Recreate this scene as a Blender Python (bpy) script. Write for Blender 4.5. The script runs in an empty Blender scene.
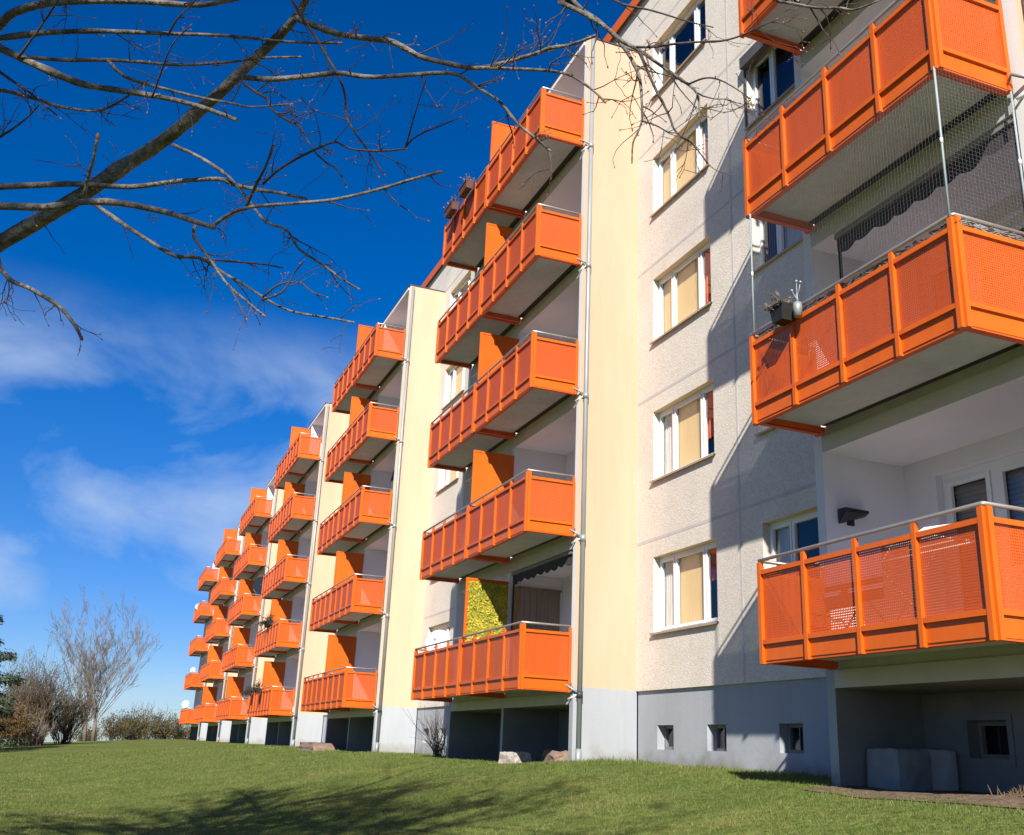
import bpy, math, random
import numpy as np
from mathutils import Vector, Matrix, noise
rng = random.Random(7)
scene = bpy.context.scene
COL = scene.collection

# ------------------------------------------------------------------ camera solve
CAM = np.array([16.88982, -7.82367, -1.04898])
YAW, PITCH, ROLL, FPX = 1.206873, 0.317966, 0.044768, 1015.233
_f = np.array([-math.sin(YAW) * math.cos(PITCH), math.cos(YAW) * math.cos(PITCH), math.sin(PITCH)])
_r = np.cross(_f, [0, 0, 1]); _r /= np.linalg.norm(_r)
_u = np.cross(_r, _f)
RT = math.cos(ROLL) * _r + math.sin(ROLL) * _u
UP = -math.sin(ROLL) * _r + math.cos(ROLL) * _u
FW = _f


def ray(u, v):
    return RT * (u - 512) / FPX + UP * (417.5 - v) / FPX + FW


def at(u, v, d):
    return CAM + ray(u, v) * d


def pj(P):
    d = np.asarray(P, float) - CAM
    z = d @ FW
    if z < 0.05:
        return -9999, -9999
    return 512 + FPX * (d @ RT) / z, 417.5 - FPX * (d @ UP) / z


# ------------------------------------------------------------------ materials
def new_mat(name):
    m = bpy.data.materials.new(name)
    m.use_nodes = True
    nt = m.node_tree
    nt.nodes.clear()
    out = nt.nodes.new('ShaderNodeOutputMaterial')
    return m, nt, out


def nd(nt, t, **k):
    n = nt.nodes.new(t)
    for a, b in k.items():
        if a.startswith('_'):
            n.inputs[a[1:].replace('_', ' ')].default_value = b
        else:
            setattr(n, a, b)
    return n


def mat(name, c1, c2=None, scale=4.0, rough=0.8, bump=0.0, bscale=40.0, detail=6.0, metal=0.0, stretch=(1, 1, 1), spec=0.4, speck=None, island=0.0, speckscale=60.):
    """principled with two-scale noise colour variation, optional speckle and bump"""
    m, nt, out = new_mat(name)
    L = nt.links.new
    b = nd(nt, 'ShaderNodeBsdfPrincipled')
    b.inputs['Roughness'].default_value = rough
    b.inputs['Metallic'].default_value = metal
    b.inputs['Specular IOR Level'].default_value = spec
    L(b.outputs[0], out.inputs[0])
    c2 = c2 or c1
    tc = nd(nt, 'ShaderNodeTexCoord')
    geo = nd(nt, 'ShaderNodeNewGeometry')
    mp = nd(nt, 'ShaderNodeMapping')
    mp.inputs['Scale'].default_value = stretch
    L(geo.outputs['Position'], mp.inputs[0])
    nz = nd(nt, 'ShaderNodeTexNoise')
    nz.inputs['Scale'].default_value = scale
    nz.inputs['Detail'].default_value = detail
    L(mp.outputs[0], nz.inputs[0])
    rmp = nd(nt, 'ShaderNodeValToRGB')
    rmp.color_ramp.elements[0].position = 0.32
    rmp.color_ramp.elements[1].position = 0.68
    rmp.color_ramp.elements[0].color = (*c1, 1)
    rmp.color_ramp.elements[1].color = (*c2, 1)
    L(nz.outputs['Fac'], rmp.inputs[0])
    col = rmp.outputs[0]
    if speck:
        vz = nd(nt, 'ShaderNodeTexNoise')
        vz.inputs['Scale'].default_value = speckscale
        vz.inputs['Detail'].default_value = 3
        L(geo.outputs['Position'], vz.inputs[0])
        r2 = nd(nt, 'ShaderNodeValToRGB')
        r2.color_ramp.elements[0].position = 0.38
        r2.color_ramp.elements[1].position = 0.6
        r2.color_ramp.elements[0].color = (*speck, 1)
        r2.color_ramp.elements[1].color = (1, 1, 1, 1)
        L(vz.outputs['Fac'], r2.inputs[0])
        mx = nd(nt, 'ShaderNodeMix', data_type='RGBA', blend_type='MULTIPLY')
        mx.inputs[0].default_value = 1
        L(col, mx.inputs[6]); L(r2.outputs[0], mx.inputs[7])
        col = mx.outputs[2]
    if island:
        hs = nd(nt, 'ShaderNodeHueSaturation')
        ml = nd(nt, 'ShaderNodeMath', operation='MULTIPLY_ADD')
        ml.inputs[1].default_value = island; ml.inputs[2].default_value = 1 - island / 2
        L(geo.outputs['Random Per Island'], ml.inputs[0])
        L(ml.outputs[0], hs.inputs['Value'])
        L(col, hs.inputs['Color'])
        col = hs.outputs[0]
    L(col, b.inputs['Base Color'])
    if bump:
        bz = nd(nt, 'ShaderNodeTexNoise')
        bz.inputs['Scale'].default_value = bscale
        bz.inputs['Detail'].default_value = 4
        L(mp.outputs[0], bz.inputs[0])
        bp = nd(nt, 'ShaderNodeBump')
        bp.inputs['Strength'].default_value = bump
        bp.inputs['Distance'].default_value = 0.02
        L(bz.outputs['Fac'], bp.inputs['Height'])
        L(bp.outputs[0], b.inputs['Normal'])
    return m


M = {}
M['cream'] = mat('pebbledash_cream', (0.70, 0.645, 0.57), (0.77, 0.715, 0.64), 1.3, 0.95, 0.45, 50, speck=(0.84, 0.82, 0.79), speckscale=42)
M['joint'] = mat('joint_sealant', (0.50, 0.46, 0.46), (0.56, 0.52, 0.51), 5, 0.8)
M['yellow'] = mat('yellow_render', (0.57, 0.368, 0.252), (0.62, 0.408, 0.288), 1.6, 0.9, 0.12, 60, stretch=(1, 1, .22))
M['white'] = mat('white_render', (0.73, 0.71, 0.75), (0.79, 0.77, 0.80), 1.2, 0.9, 0.1, 60)
M['endwhite'] = mat('white_wall_edge', (0.72, 0.70, 0.68), (0.78, 0.76, 0.74), 2.0, 0.9, 0.1, 60)
M['plinth'] = mat('grey_plinth_paint', (0.335, 0.355, 0.395), (0.375, 0.40, 0.435), 1.1, 0.9, 0.2, 50, stretch=(1, 1, .35))
M['slab'] = mat('slab_edge_paint', (0.50, 0.475, 0.46), (0.56, 0.535, 0.52), 2.5, 0.9, 0.1, 40)
M['soffit'] = mat('balcony_concrete', (0.50, 0.50, 0.51), (0.58, 0.58, 0.585), 2.2, 0.9, 0.15, 30)
M['orange'] = mat('orange_paint', (0.60, 0.106, 0.005), (0.66, 0.122, 0.006), 1.7, 0.42, 0.03, 30)
M['red_beam'] = mat('red_orange_beam', (0.62, 0.09, 0.012), (0.70, 0.115, 0.016), 3.0, 0.55)  # slightly redder orange for the underside flanges and beams
M['steel'] = mat('brushed_handrail', (0.46, 0.43, 0.40), (0.52, 0.49, 0.46), 8, 0.42, metal=0.75)
M['zinc'] = mat('zinc_pipe', (0.25, 0.29, 0.31), (0.33, 0.36, 0.37), 3, 0.5, metal=0.3, stretch=(1, 1, .3))
M['zincdark_gapshade'] = mat('dark_metal_and_gap_shade', (0.05, 0.05, 0.055), None, 3, 0.5, metal=0.3)
M['roofedge'] = mat('dark_roof_flashing', (0.05, 0.045, 0.045), (0.075, 0.07, 0.07), 3, 0.6)
M['upvc'] = mat('white_window_plastic', (0.78, 0.79, 0.80), (0.82, 0.83, 0.84), 3, 0.35)
M['sill'] = mat('brown_aluminium_sill', (0.36, 0.27, 0.20), (0.42, 0.33, 0.25), 5, 0.5)
M['lintel'] = mat('reveal_bounce_tint', (0.66, 0.53, 0.34), (0.72, 0.59, 0.39), 3, 0.9)  # window heads tinted warm to imitate light bounced onto their underside
M['tan'] = mat('tan_blind_cloth', (0.80, 0.56, 0.27), (0.85, 0.62, 0.33), 9, 0.9, stretch=(6, 1, .3))
M['net'] = mat('net_curtain_cloth', (0.48, 0.455, 0.44), (0.60, 0.57, 0.55), 9, 0.9, stretch=(8, 1, .2))
M['room'] = mat('dim_room', (0.05, 0.05, 0.055), (0.07, 0.07, 0.07), 1, 0.9)
M['dkblind'] = mat('grey_roller_shutter', (0.20, 0.19, 0.20), (0.24, 0.23, 0.23), 5, 0.6)
M['redreflect'] = mat('red_balcony_reflection', (0.60, 0.10, 0.05), (0.66, 0.17, 0.10), 7, 0.9)  # red sheet behind the third sash imitates the orange balcony mirrored in the glass
M['box'] = mat('brown_shutter_box', (0.07, 0.065, 0.065), (0.10, 0.095, 0.09), 4, 0.5)
M['cellar'] = mat('cellar_grey_with_shade', (0.17, 0.175, 0.18), (0.23, 0.235, 0.24), 1.6, 0.95, 0.3, 30)  # grey darkened for shade in the open bays; also cellar window frames
M['soil'] = mat('dry_soil', (0.13, 0.085, 0.06), (0.25, 0.18, 0.125), 9, 0.95, 1.0, 40, speck=(0.5, 0.46, 0.42), speckscale=30)
M['concrete'] = mat('concrete_block', (0.20, 0.215, 0.23), (0.27, 0.28, 0.295), 4, 0.95, 0.4, 40)
M['stone'] = mat('weathered_stone', (0.34, 0.30, 0.25), (0.50, 0.45, 0.40), 6, 0.95, 0.8, 25)
M['redstone'] = mat('brown_sandstone', (0.17, 0.11, 0.085), (0.25, 0.18, 0.14), 7, 0.95, 0.8, 25)
M['bark'] = mat('grey_bark', (0.10, 0.088, 0.078), (0.25, 0.225, 0.20), 7, 0.9, 0.9, 45, stretch=(1, 1, 1), speck=(0.5, 0.48, 0.45), speckscale=26)
M['twig'] = mat('twig_bark', (0.04, 0.03, 0.028), (0.085, 0.064, 0.055), 20, 0.8, 0.4, 80)
M['bud'] = mat('reddish_bud', (0.18, 0.085, 0.06), (0.26, 0.13, 0.09), 60, 0.6)
M['palebark'] = mat('pale_bark', (0.14, 0.115, 0.10), (0.23, 0.19, 0.16), 1.5, 0.9)
M['browntwig'] = mat('brown_twigs', (0.07, 0.05, 0.036), (0.135, 0.097, 0.068), 0.7, 0.9, island=0.5)
M['oliveleaf'] = mat('olive_leaf', (0.055, 0.055, 0.018), (0.13, 0.105, 0.03), 0.8, 0.8, island=0.6)
M['rustleaf'] = mat('rusty_leaf', (0.14, 0.085, 0.03), (0.21, 0.13, 0.045), 0.8, 0.8, island=0.6)
M['needle'] = mat('spruce_needle', (0.028, 0.045, 0.024), (0.062, 0.085, 0.05), 1.2, 0.8, island=0.7)
M['darkplant'] = mat('wilted_plant', (0.03, 0.028, 0.018), (0.06, 0.05, 0.03), 9, 0.8, island=0.6)
M['black'] = mat('black_plastic', (0.02, 0.02, 0.024), None, 3, 0.45)
M['awning'] = mat('dark_awning_cloth', (0.035, 0.033, 0.04), (0.055, 0.05, 0.055), 6, 0.85)
M['awnside'] = mat('grey_awning_cloth', (0.20, 0.19, 0.21), (0.23, 0.22, 0.24), 6, 0.85)
M['whitemetal'] = mat('white_metal', (0.72, 0.72, 0.73), None, 3, 0.4)
M['cord'] = mat('net_cord', (0.22, 0.22, 0.235), None, 3, 0.8)
M['wood'] = mat('grey_brown_planks', (0.20, 0.145, 0.11), (0.29, 0.22, 0.17), 3, 0.8, 0.2, 20, stretch=(9, 9, .5))
M['goldcloth'] = mat('ochre_cloth', (0.40, 0.22, 0.08), (0.46, 0.27, 0.11), 9, 0.9, stretch=(6, 6, .2))
M['leafmat'] = mat('artificial_leaf', (0.22, 0.25, 0.02), (0.52, 0.40, 0.03), 8, 0.6, island=0.8)
M['plantgreen'] = mat('plant_leaf', (0.06, 0.09, 0.03), (0.12, 0.13, 0.05), 9, 0.7, island=0.6)
M['dryplant'] = mat('dry_stem', (0.13, 0.085, 0.05), (0.24, 0.17, 0.10), 20, 0.9, island=0.5)
M['dishgrey'] = mat('grey_dish_paint', (0.27, 0.33, 0.35), (0.33, 0.39, 0.41), 5, 0.5)
M['bluecloth'] = mat('pale_blue_cloth', (0.30, 0.32, 0.55), (0.40, 0.42, 0.62), 8, 0.9)
M['pot'] = mat('dark_planter_plastic', (0.016, 0.015, 0.016), (0.024, 0.021, 0.022), 8, 0.6)
M['redpot'] = mat('brown_planter_box', (0.10, 0.045, 0.035), (0.14, 0.06, 0.045), 8, 0.6)


def weather(m, base_col, amt=.10):
    nt = m.node_tree; L = nt.links.new
    b = [n for n in nt.nodes if n.type == 'BSDF_PRINCIPLED'][0]
    oi = nd(nt, 'ShaderNodeObjectInfo'); geo = nd(nt, 'ShaderNodeNewGeometry')
    mp = nd(nt, 'ShaderNodeMapping'); mp.inputs['Scale'].default_value = (9, 9, .9)
    L(geo.outputs['Position'], mp.inputs[0])
    nz = nd(nt, 'ShaderNodeTexNoise'); nz.inputs['Scale'].default_value = 1; nz.inputs['Detail'].default_value = 5
    L(mp.outputs[0], nz.inputs[0])
    st = nd(nt, 'ShaderNodeMapRange'); st.inputs[1].default_value = .35; st.inputs[2].default_value = .75; st.inputs[3].default_value = 1.05; st.inputs[4].default_value = 1.05 - amt
    L(nz.outputs['Fac'], st.inputs[0])
    vr = nd(nt, 'ShaderNodeMath', operation='MULTIPLY_ADD'); vr.inputs[1].default_value = .16; vr.inputs[2].default_value = .92
    L(oi.outputs['Random'], vr.inputs[0])
    ml = nd(nt, 'ShaderNodeMath', operation='MULTIPLY'); L(st.outputs[0], ml.inputs[0]); L(vr.outputs[0], ml.inputs[1])
    hs = nd(nt, 'ShaderNodeHueSaturation'); L(ml.outputs[0], hs.inputs['Value'])
    src = b.inputs['Base Color'].links[0].from_socket if b.inputs['Base Color'].links else None
    if src:
        L(src, hs.inputs['Color'])
    else:
        hs.inputs['Color'].default_value = base_col
    L(hs.outputs[0], b.inputs['Base Color'])


def perforated():
    m, nt, out = new_mat('perforated_orange_sheet')
    L = nt.links.new
    b = nd(nt, 'ShaderNodeBsdfPrincipled')
    b.inputs['Base Color'].default_value = (0.56, 0.085, 0.005, 1)
    b.inputs['Roughness'].default_value = 0.45
    tr = nd(nt, 'ShaderNodeBsdfTransparent')
    mx = nd(nt, 'ShaderNodeMixShader')
    tc = nd(nt, 'ShaderNodeTexCoord')
    sp = nd(nt, 'ShaderNodeSeparateXYZ')
    L(tc.outputs['Object'], sp.inputs[0])
    P, Rr = 0.026, 0.0054

    def mt(op, a, bb=None, c=None):
        n = nd(nt, 'ShaderNodeMath', operation=op)
        for i, v in enumerate((a, bb, c)):
            if v is None:
                continue
            if isinstance(v, (int, float)):
                n.inputs[i].default_value = v
            else:
                L(v, n.inputs[i])
        return n.outputs[0]
    u = mt('DIVIDE', mt('ADD', sp.outputs[0], sp.outputs[1]), P)
    v = mt('DIVIDE', sp.outputs[2], P)
    fu = mt('SUBTRACT', mt('FRACT', u), 0.5)
    fv = mt('SUBTRACT', mt('FRACT', v), 0.5)
    d = mt('SQRT', mt('ADD', mt('MULTIPLY', fu, fu), mt('MULTIPLY', fv, fv)))
    hole = mt('LESS_THAN', d, Rr / P)
    L(hole, mx.inputs[0]); L(b.outputs[0], mx.inputs[1]); L(tr.outputs[0], mx.inputs[2])
    L(mx.outputs[0], out.inputs[0])
    return m


M['perf'] = perforated()
weather(M['perf'], (0.56, 0.085, 0.005, 1)); weather(M['orange'], None)
weather(M['yellow'], None, .045)


def splash(m):
    nt = m.node_tree; L = nt.links.new
    b = [n for n in nt.nodes if n.type == 'BSDF_PRINCIPLED'][0]
    src = b.inputs['Base Color'].links[0].from_socket
    geo = nd(nt, 'ShaderNodeNewGeometry'); sp = nd(nt, 'ShaderNodeSeparateXYZ'); L(geo.outputs['Position'], sp.inputs[0])
    nz = nd(nt, 'ShaderNodeTexNoise'); nz.inputs['Scale'].default_value = 3.2; nz.inputs['Detail'].default_value = 8
    L(geo.outputs['Position'], nz.inputs[0])
    ad = nd(nt, 'ShaderNodeMath', operation='MULTIPLY_ADD'); ad.inputs[1].default_value = -.75
    L(nz.outputs['Fac'], ad.inputs[0]); L(sp.outputs[2], ad.inputs[2])
    mr = nd(nt, 'ShaderNodeMapRange'); mr.inputs[1].default_value = -1.62; mr.inputs[2].default_value = -1.30; mr.inputs[3].default_value = .62; mr.inputs[4].default_value = 0
    L(ad.outputs[0], mr.inputs[0])
    mx = nd(nt, 'ShaderNodeMix', data_type='RGBA'); mx.inputs[7].default_value = (.20, .17, .125, 1)
    L(mr.outputs[0], mx.inputs[0]); L(src, mx.inputs[6]); L(mx.outputs[2], b.inputs['Base Color'])


splash(M['plinth']); weather(M['plinth'], None, .05); weather(M['soffit'], None, .12)


def glass():
    m, nt, out = new_mat('window_glass')
    L = nt.links.new
    g = nd(nt, 'ShaderNodeBsdfGlossy')
    g.inputs['Roughness'].default_value = 0.01
    g.inputs['Color'].default_value = (0.95, 0.97, 1, 1)
    t = nd(nt, 'ShaderNodeBsdfTransparent')
    t.inputs['Color'].default_value = (0.95, 0.97, 0.97, 1)
    lw = nd(nt, 'ShaderNodeLayerWeight'); lw.inputs['Blend'].default_value = .5
    pw = nd(nt, 'ShaderNodeMath', operation='POWER'); pw.inputs[1].default_value = 4.5
    L(lw.outputs['Facing'], pw.inputs[0])
    geo = nd(nt, 'ShaderNodeNewGeometry')
    nz = nd(nt, 'ShaderNodeTexNoise')
    nz.inputs['Scale'].default_value = 1.3
    bp = nd(nt, 'ShaderNodeBump')
    bp.inputs['Strength'].default_value = 0.05
    bp.inputs['Distance'].default_value = 0.05
    L(geo.outputs['Position'], nz.inputs[0]); L(nz.outputs['Fac'], bp.inputs['Height']); L(bp.outputs[0], g.inputs['Normal'])
    ml = nd(nt, 'ShaderNodeMath', operation='MULTIPLY_ADD', use_clamp=True)
    ml.inputs[1].default_value = .95; ml.inputs[2].default_value = .07
    L(pw.outputs[0], ml.inputs[0])
    mx = nd(nt, 'ShaderNodeMixShader')
    L(ml.outputs[0], mx.inputs[0]); L(t.outputs[0], mx.inputs[1]); L(g.outputs[0], mx.inputs[2])
    L(mx.outputs[0], out.inputs[0])
    return m


M['glass'] = glass()


# ------------------------------------------------------------------ mesh builder
class MB:
    def __init__(self):
        self.v, self.f, self.m, self.mats, self.s = [], [], [], [], []

    def slot(self, m):
        if m not in self.mats:
            self.mats.append(m)
        return self.mats.index(m)

    def poly(self, pts, m, smooth=False):
        n = len(self.v)
        self.v += [tuple(float(c) for c in p) for p in pts]
        self.f.append(tuple(range(n, n + len(pts))))
        self.m.append(self.slot(m)); self.s.append(smooth)

    def box(self, x0, x1, y0, y1, z0, z1, m, mx=None, skip=''):
        """mx: material overrides per face, keys: X x Y y Z z (capital = positive side)"""
        mx = mx or {}
        a = [(x0, y0, z0), (x1, y0, z0), (x1, y1, z0), (x0, y1, z0), (x0, y0, z1), (x1, y0, z1), (x1, y1, z1), (x0, y1, z1)]
        for k, q in (('z', (0, 3, 2, 1)), ('Z', (4, 5, 6, 7)), ('y', (0, 1, 5, 4)), ('X', (1, 2, 6, 5)), ('Y', (2, 3, 7, 6)), ('x', (3, 0, 4, 7))):
            if k not in skip:
                self.poly([a[i] for i in q], mx.get(k, m))

    def tube(self, pts, rad, m, n=6, cap=True, smooth=True):
        pts = [Vector(p) for p in pts]
        k = len(pts)
        if not hasattr(rad, '__len__'):
            rad = [rad] * k
        base = len(self.v)
        sl = self.slot(m)
        ref = None
        for i, p in enumerate(pts):
            t = (pts[min(i + 1, k - 1)] - pts[max(i - 1, 0)])
            if t.length < 1e-9:
                t = Vector((0, 0, 1))
            t.normalize()
            if ref is None:
                ref = t.orthogonal().normalized()
            else:
                ref = (ref - t * ref.dot(t))
                ref = ref.normalized() if ref.length > 1e-6 else t.orthogonal().normalized()
            b = t.cross(ref)
            for j in range(n):
                a = 2 * math.pi * j / n
                q = p + (ref * math.cos(a) + b * math.sin(a)) * rad[i]
                self.v.append(tuple(q))
        for i in range(k - 1):
            for j in range(n):
                self.f.append((base + i * n + j, base + i * n + (j + 1) % n, base + (i + 1) * n + (j + 1) % n, base + (i + 1) * n + j))
                self.m.append(sl); self.s.append(smooth)
        if cap:
            self.f.append(tuple(base + j for j in range(n))[::-1]); self.m.append(sl); self.s.append(False)
            self.f.append(tuple(base + (k - 1) * n + j for j in range(n))); self.m.append(sl); self.s.append(False)

    def ball(self, c, r, m, n=6, k=4, sq=(1, 1, 1)):
        base = len(self.v); sl = self.slot(m)
        for i in range(k + 1):
            th = math.pi * i / k
            for j in range(n):
                ph = 2 * math.pi * j / n
                self.v.append((c[0] + r * sq[0] * math.sin(th) * math.cos(ph), c[1] + r * sq[1] * math.sin(th) * math.sin(ph), c[2] + r * sq[2] * math.cos(th)))
        for i in range(k):
            for j in range(n):
                self.f.append((base + i * n + j, base + (i + 1) * n + j, base + (i + 1) * n + (j + 1) % n, base + i * n + (j + 1) % n))
                self.m.append(sl); self.s.append(True)

    def mesh(self, name):
        me = bpy.data.meshes.new(name)
        me.from_pydata(self.v, [], self.f)
        for m in self.mats:
            me.materials.append(m)
        me.polygons.foreach_set('material_index', self.m)
        me.polygons.foreach_set('use_smooth', self.s)
        me.update()
        return me

    def build(self, name, parent=None, loc=None):
        return link(name, self.mesh(name), parent, loc)


def link(name, me, parent=None, loc=None):
    o = bpy.data.objects.new(name, me)
    COL.objects.link(o)
    if parent is not None:
        o.parent = parent
    if loc is not None:
        o.location = loc
    return o


def tag(o, label=None, cat=None, group=None, kind=None):
    for k, v in (('label', label), ('category', cat), ('group', group), ('kind', kind)):
        if v:
            o[k] = v
    return o


def thing(name, label, cat, loc=(0, 0, 0), group=None):
    o = bpy.data.objects.new(name, None)
    COL.objects.link(o)
    o.location = loc
    return tag(o, label, cat, group)


# ------------------------------------------------------------------ ground
def sm(a, b, x):
    t = min(1, max(0, (x - a) / (b - a)))
    return t * t * (3 - 2 * t)


def gz(x, y):
    s = sm(5, -50, x) if x < 5 else 0.0
    w = 6.4 + 8.0 * s
    drop = 1.18 - 0.33 * s
    t = min(1, max(0, (-0.15 - y) / w))
    z = -1.235 - drop * (0.55 * t + 0.45 * t * t * (3 - 2 * t))
    z += 0.035 * noise.noise((x * 0.35, y * 0.35, 1.7)) + 0.05 * noise.noise((x * 0.09, y * 0.09, 4.2)) * (1 if y < -1 else .4)
    # low hump against the wall between the stairwell bay and the first loggia stack
    z += 0.10 * math.exp(-((x - 0.9) / 1.3) ** 2 - ((y - 0.2) / 1.0) ** 2)
    z += 0.05 * math.exp(-((x - 4.2) / 2.6) ** 2 - ((y - 0.9) / 0.8) ** 2)
    # bare soil scoop at the mouth of the open cellar bay
    z -= 0.03 * sm(6.9, 7.6, x) * sm(-1.4, -0.3, y) * (1 - sm(10.4, 12.0, x))
    if x < -82:
        z -= 0.03 * (-82 - x)
    return max(z, -14)


def steps(lst):
    out = []
    for a, b, s in lst:
        n = max(1, round((b - a) / s))
        out += [a + (b - a) * i / n for i in range(n)]
    out.append(lst[-1][1])
    return out


gx = steps([(-900, -200, 70), (-200, -100, 10), (-100, -25, 2.5), (-25, -8, .8), (-8, 14, .25), (14, 40, 2), (40, 200, 16), (200, 900, 70)])
gy = steps([(-900, -160, 74), (-160, -40, 8), (-40, -16, 2), (-16, -10, .8), (-10, 1.6, .25), (1.6, 14, 3), (14, 100, 12), (100, 900, 80)])


def ground_mat():
    m, nt, out = new_mat('lawn_ground')
    L = nt.links.new
    b = nd(nt, 'ShaderNodeBsdfPrincipled')
    b.inputs['Roughness'].default_value = 0.95
    b.inputs['Specular IOR Level'].default_value = 0.1
    L(b.outputs[0], out.inputs[0])
    geo = nd(nt, 'ShaderNodeNewGeometry')

    def ns(scale, detail=5):
        n = nd(nt, 'ShaderNodeTexNoise')
        n.inputs['Scale'].default_value = scale; n.inputs['Detail'].default_value = detail
        L(geo.outputs['Position'], n.inputs[0])
        return n.outputs['Fac']

    def ramp(fac, *st):
        r = nd(nt, 'ShaderNodeValToRGB')
        e = r.color_ramp.elements
        e[0].position, e[0].color = st[0][0], (*st[0][1], 1)
        e[1].position, e[1].color = st[-1][0], (*st[-1][1], 1)
        for p, c in st[1:-1]:
            q = e.new(p); q.color = (*c, 1)
        L(fac, r.inputs[0])
        return r.outputs[0]
    big = ramp(ns(0.8, 6), (0.3, (0.095, 0.135, 0.034)), (0.55, (0.14, 0.17, 0.046)), (0.75, (0.18, 0.185, 0.062)))
    fine = ramp(ns(9, 8), (0.33, (0.55, 0.56, 0.5)), (0.66, (1.25, 1.22, 1.15)))
    mx = nd(nt, 'ShaderNodeMix', data_type='RGBA', blend_type='MULTIPLY')
    mx.inputs[0].default_value = 1
    L(big, mx.inputs[6]); L(fine, mx.inputs[7])
    L(mx.outputs[2], b.inputs['Base Color'])
    bp = nd(nt, 'ShaderNodeBump')
    bp.inputs['Strength'].default_value = 0.8; bp.inputs['Distance'].default_value = 0.08
    L(ns(14, 6), bp.inputs['Height']); L(bp.outputs[0], b.inputs['Normal'])
    return m


M['lawn'] = ground_mat()
gm = bpy.data.meshes.new('ground')
nx, ny = len(gx), len(gy)
gv = [(x, y, gz(x, y)) for y in gy for x in gx]
gf = [(j * nx + i, j * nx + i + 1, (j + 1) * nx + i + 1, (j + 1) * nx + i) for j in range(ny - 1) for i in range(nx - 1)]
gm.from_pydata(gv, [], gf)
gm.materials.append(M['lawn'])
gm.polygons.foreach_set('use_smooth', [True] * len(gf))
tag(link('ground', gm), kind='structure')

# bare soil under the first loggia stack, a sheet following the ground
sx = [7.11 + i * .2 for i in range(22)]; sy = [-.75 + i * .2 for i in range(11)]
sb = MB()
for i in range(len(sx) - 1):
    for j in range(len(sy) - 1):
        q = [(sx[i + a], sy[j + c] + (0.22 * noise.noise((sx[i + a] * 1.7, 3, 0)) if j + c == 0 else 0) + (0.75 * (1 - sm(7.1, 8.1, sx[i + a])) if j + c == 0 else 0)) for a, c in ((0, 0), (1, 0), (1, 1), (0, 1))]
        sb.poly([(x, min(y, 1.24), gz(x, y) + 0.012) for x, y in q], M['soil'])
tag(sb.build('dirt_path'), kind='structure')

# ------------------------------------------------------------------ apartment building
H = 2.8
WY = 1.25           # plane of the window walls and loggia back walls
NF = 5
MOD = 13.95
bld = thing('apartment_building', 'long five storey cream apartment block with stacks of orange metal balconies', 'apartment building', (0, 0, 0))


def wall_sheet(mb, x0, x1, z0, z1, y, holes, m, reveal=0.2, rm=None, top=None):
    """front sheet facing -Y with rectangular openings and their reveals"""
    xs = sorted({x0, x1, *[h[0] for h in holes], *[h[1] for h in holes]})
    zs = sorted({z0, z1, *[h[2] for h in holes], *[h[3] for h in holes]})
    for i in range(len(xs) - 1):
        for j in range(len(zs) - 1):
            cx, cz = (xs[i] + xs[i + 1]) / 2, (zs[j] + zs[j + 1]) / 2
            if any(h[0] < cx < h[1] and h[2] < cz < h[3] for h in holes):
                continue
            mb.poly([(xs[i], y, zs[j]), (xs[i + 1], y, zs[j]), (xs[i + 1], y, zs[j + 1]), (xs[i], y, zs[j + 1])], m)
    rm = rm or m
    for a, b, c, d in holes:
        yb = y + reveal
        mb.poly([(a, y, c), (a, yb, c), (a, yb, d), (a, y, d)], m)
        mb.poly([(b, y, c), (b, y, d), (b, yb, d), (b, yb, c)], m)
        mb.poly([(a, y, d), (a, yb, d), (b, yb, d), (b, y, d)], rm)
        mb.poly([(a, y, c), (b, y, c), (b, yb, c), (a, yb, c)], m)


# ---- window kit (meshes shared between copies; local origin: lower left corner of the opening on the wall face)
WW, WH = 2.10, 1.37


def frame_mesh(w, h, mull, d0=0.13, d1=0.20, door=False):
    mb = MB(); f = .055
    m = M['upvc']
    mb.box(.002, f, d0, d1, .002, h - .002, m); mb.box(w - f, w - .002, d0, d1, .002, h - .002, m)
    mb.box(f, w - f, d0, d1, h - f, h - .002, m); mb.box(f, w - f, d0, d1, .002, f, m)
    xs = [f] + [v for q in mull for v in (q -   .018, q +   .018)] + [w - f]
    for q in mull:
        mb.box(q -   .018, q +   .018, d0 - .004, d1, f, h - f, m)
    for i in range(0, len(xs), 2):                     # sashes
        a, b = xs[i] + .004, xs[i + 1] - .004
        e0, e1 = d0 - .014, d0 + .04
        mb.box(a, a + .036, e0, e1, f + .004, h - f - .004, m); mb.box(b - .036, b, e0, e1, f + .004, h - f - .004, m)
        mb.box(a + .036, b - .036, e0, e1, f + .004, f + .05, m); mb.box(a + .036, b - .036, e0, e1, h - f - .05, h - f - .004, m)
    return mb.mesh('window'), [(xs[i] + .036, xs[i + 1] - .036) for i in range(0, len(xs), 2)]


def pane_mesh(spans, h, y=.155):
    mb = MB()
    for a, b in spans:
        mb.poly([(a, y, .1), (b, y, .1), (b, y, h - .1), (a, y, h - .1)], M['glass'])
    return mb.mesh('pane')


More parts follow.
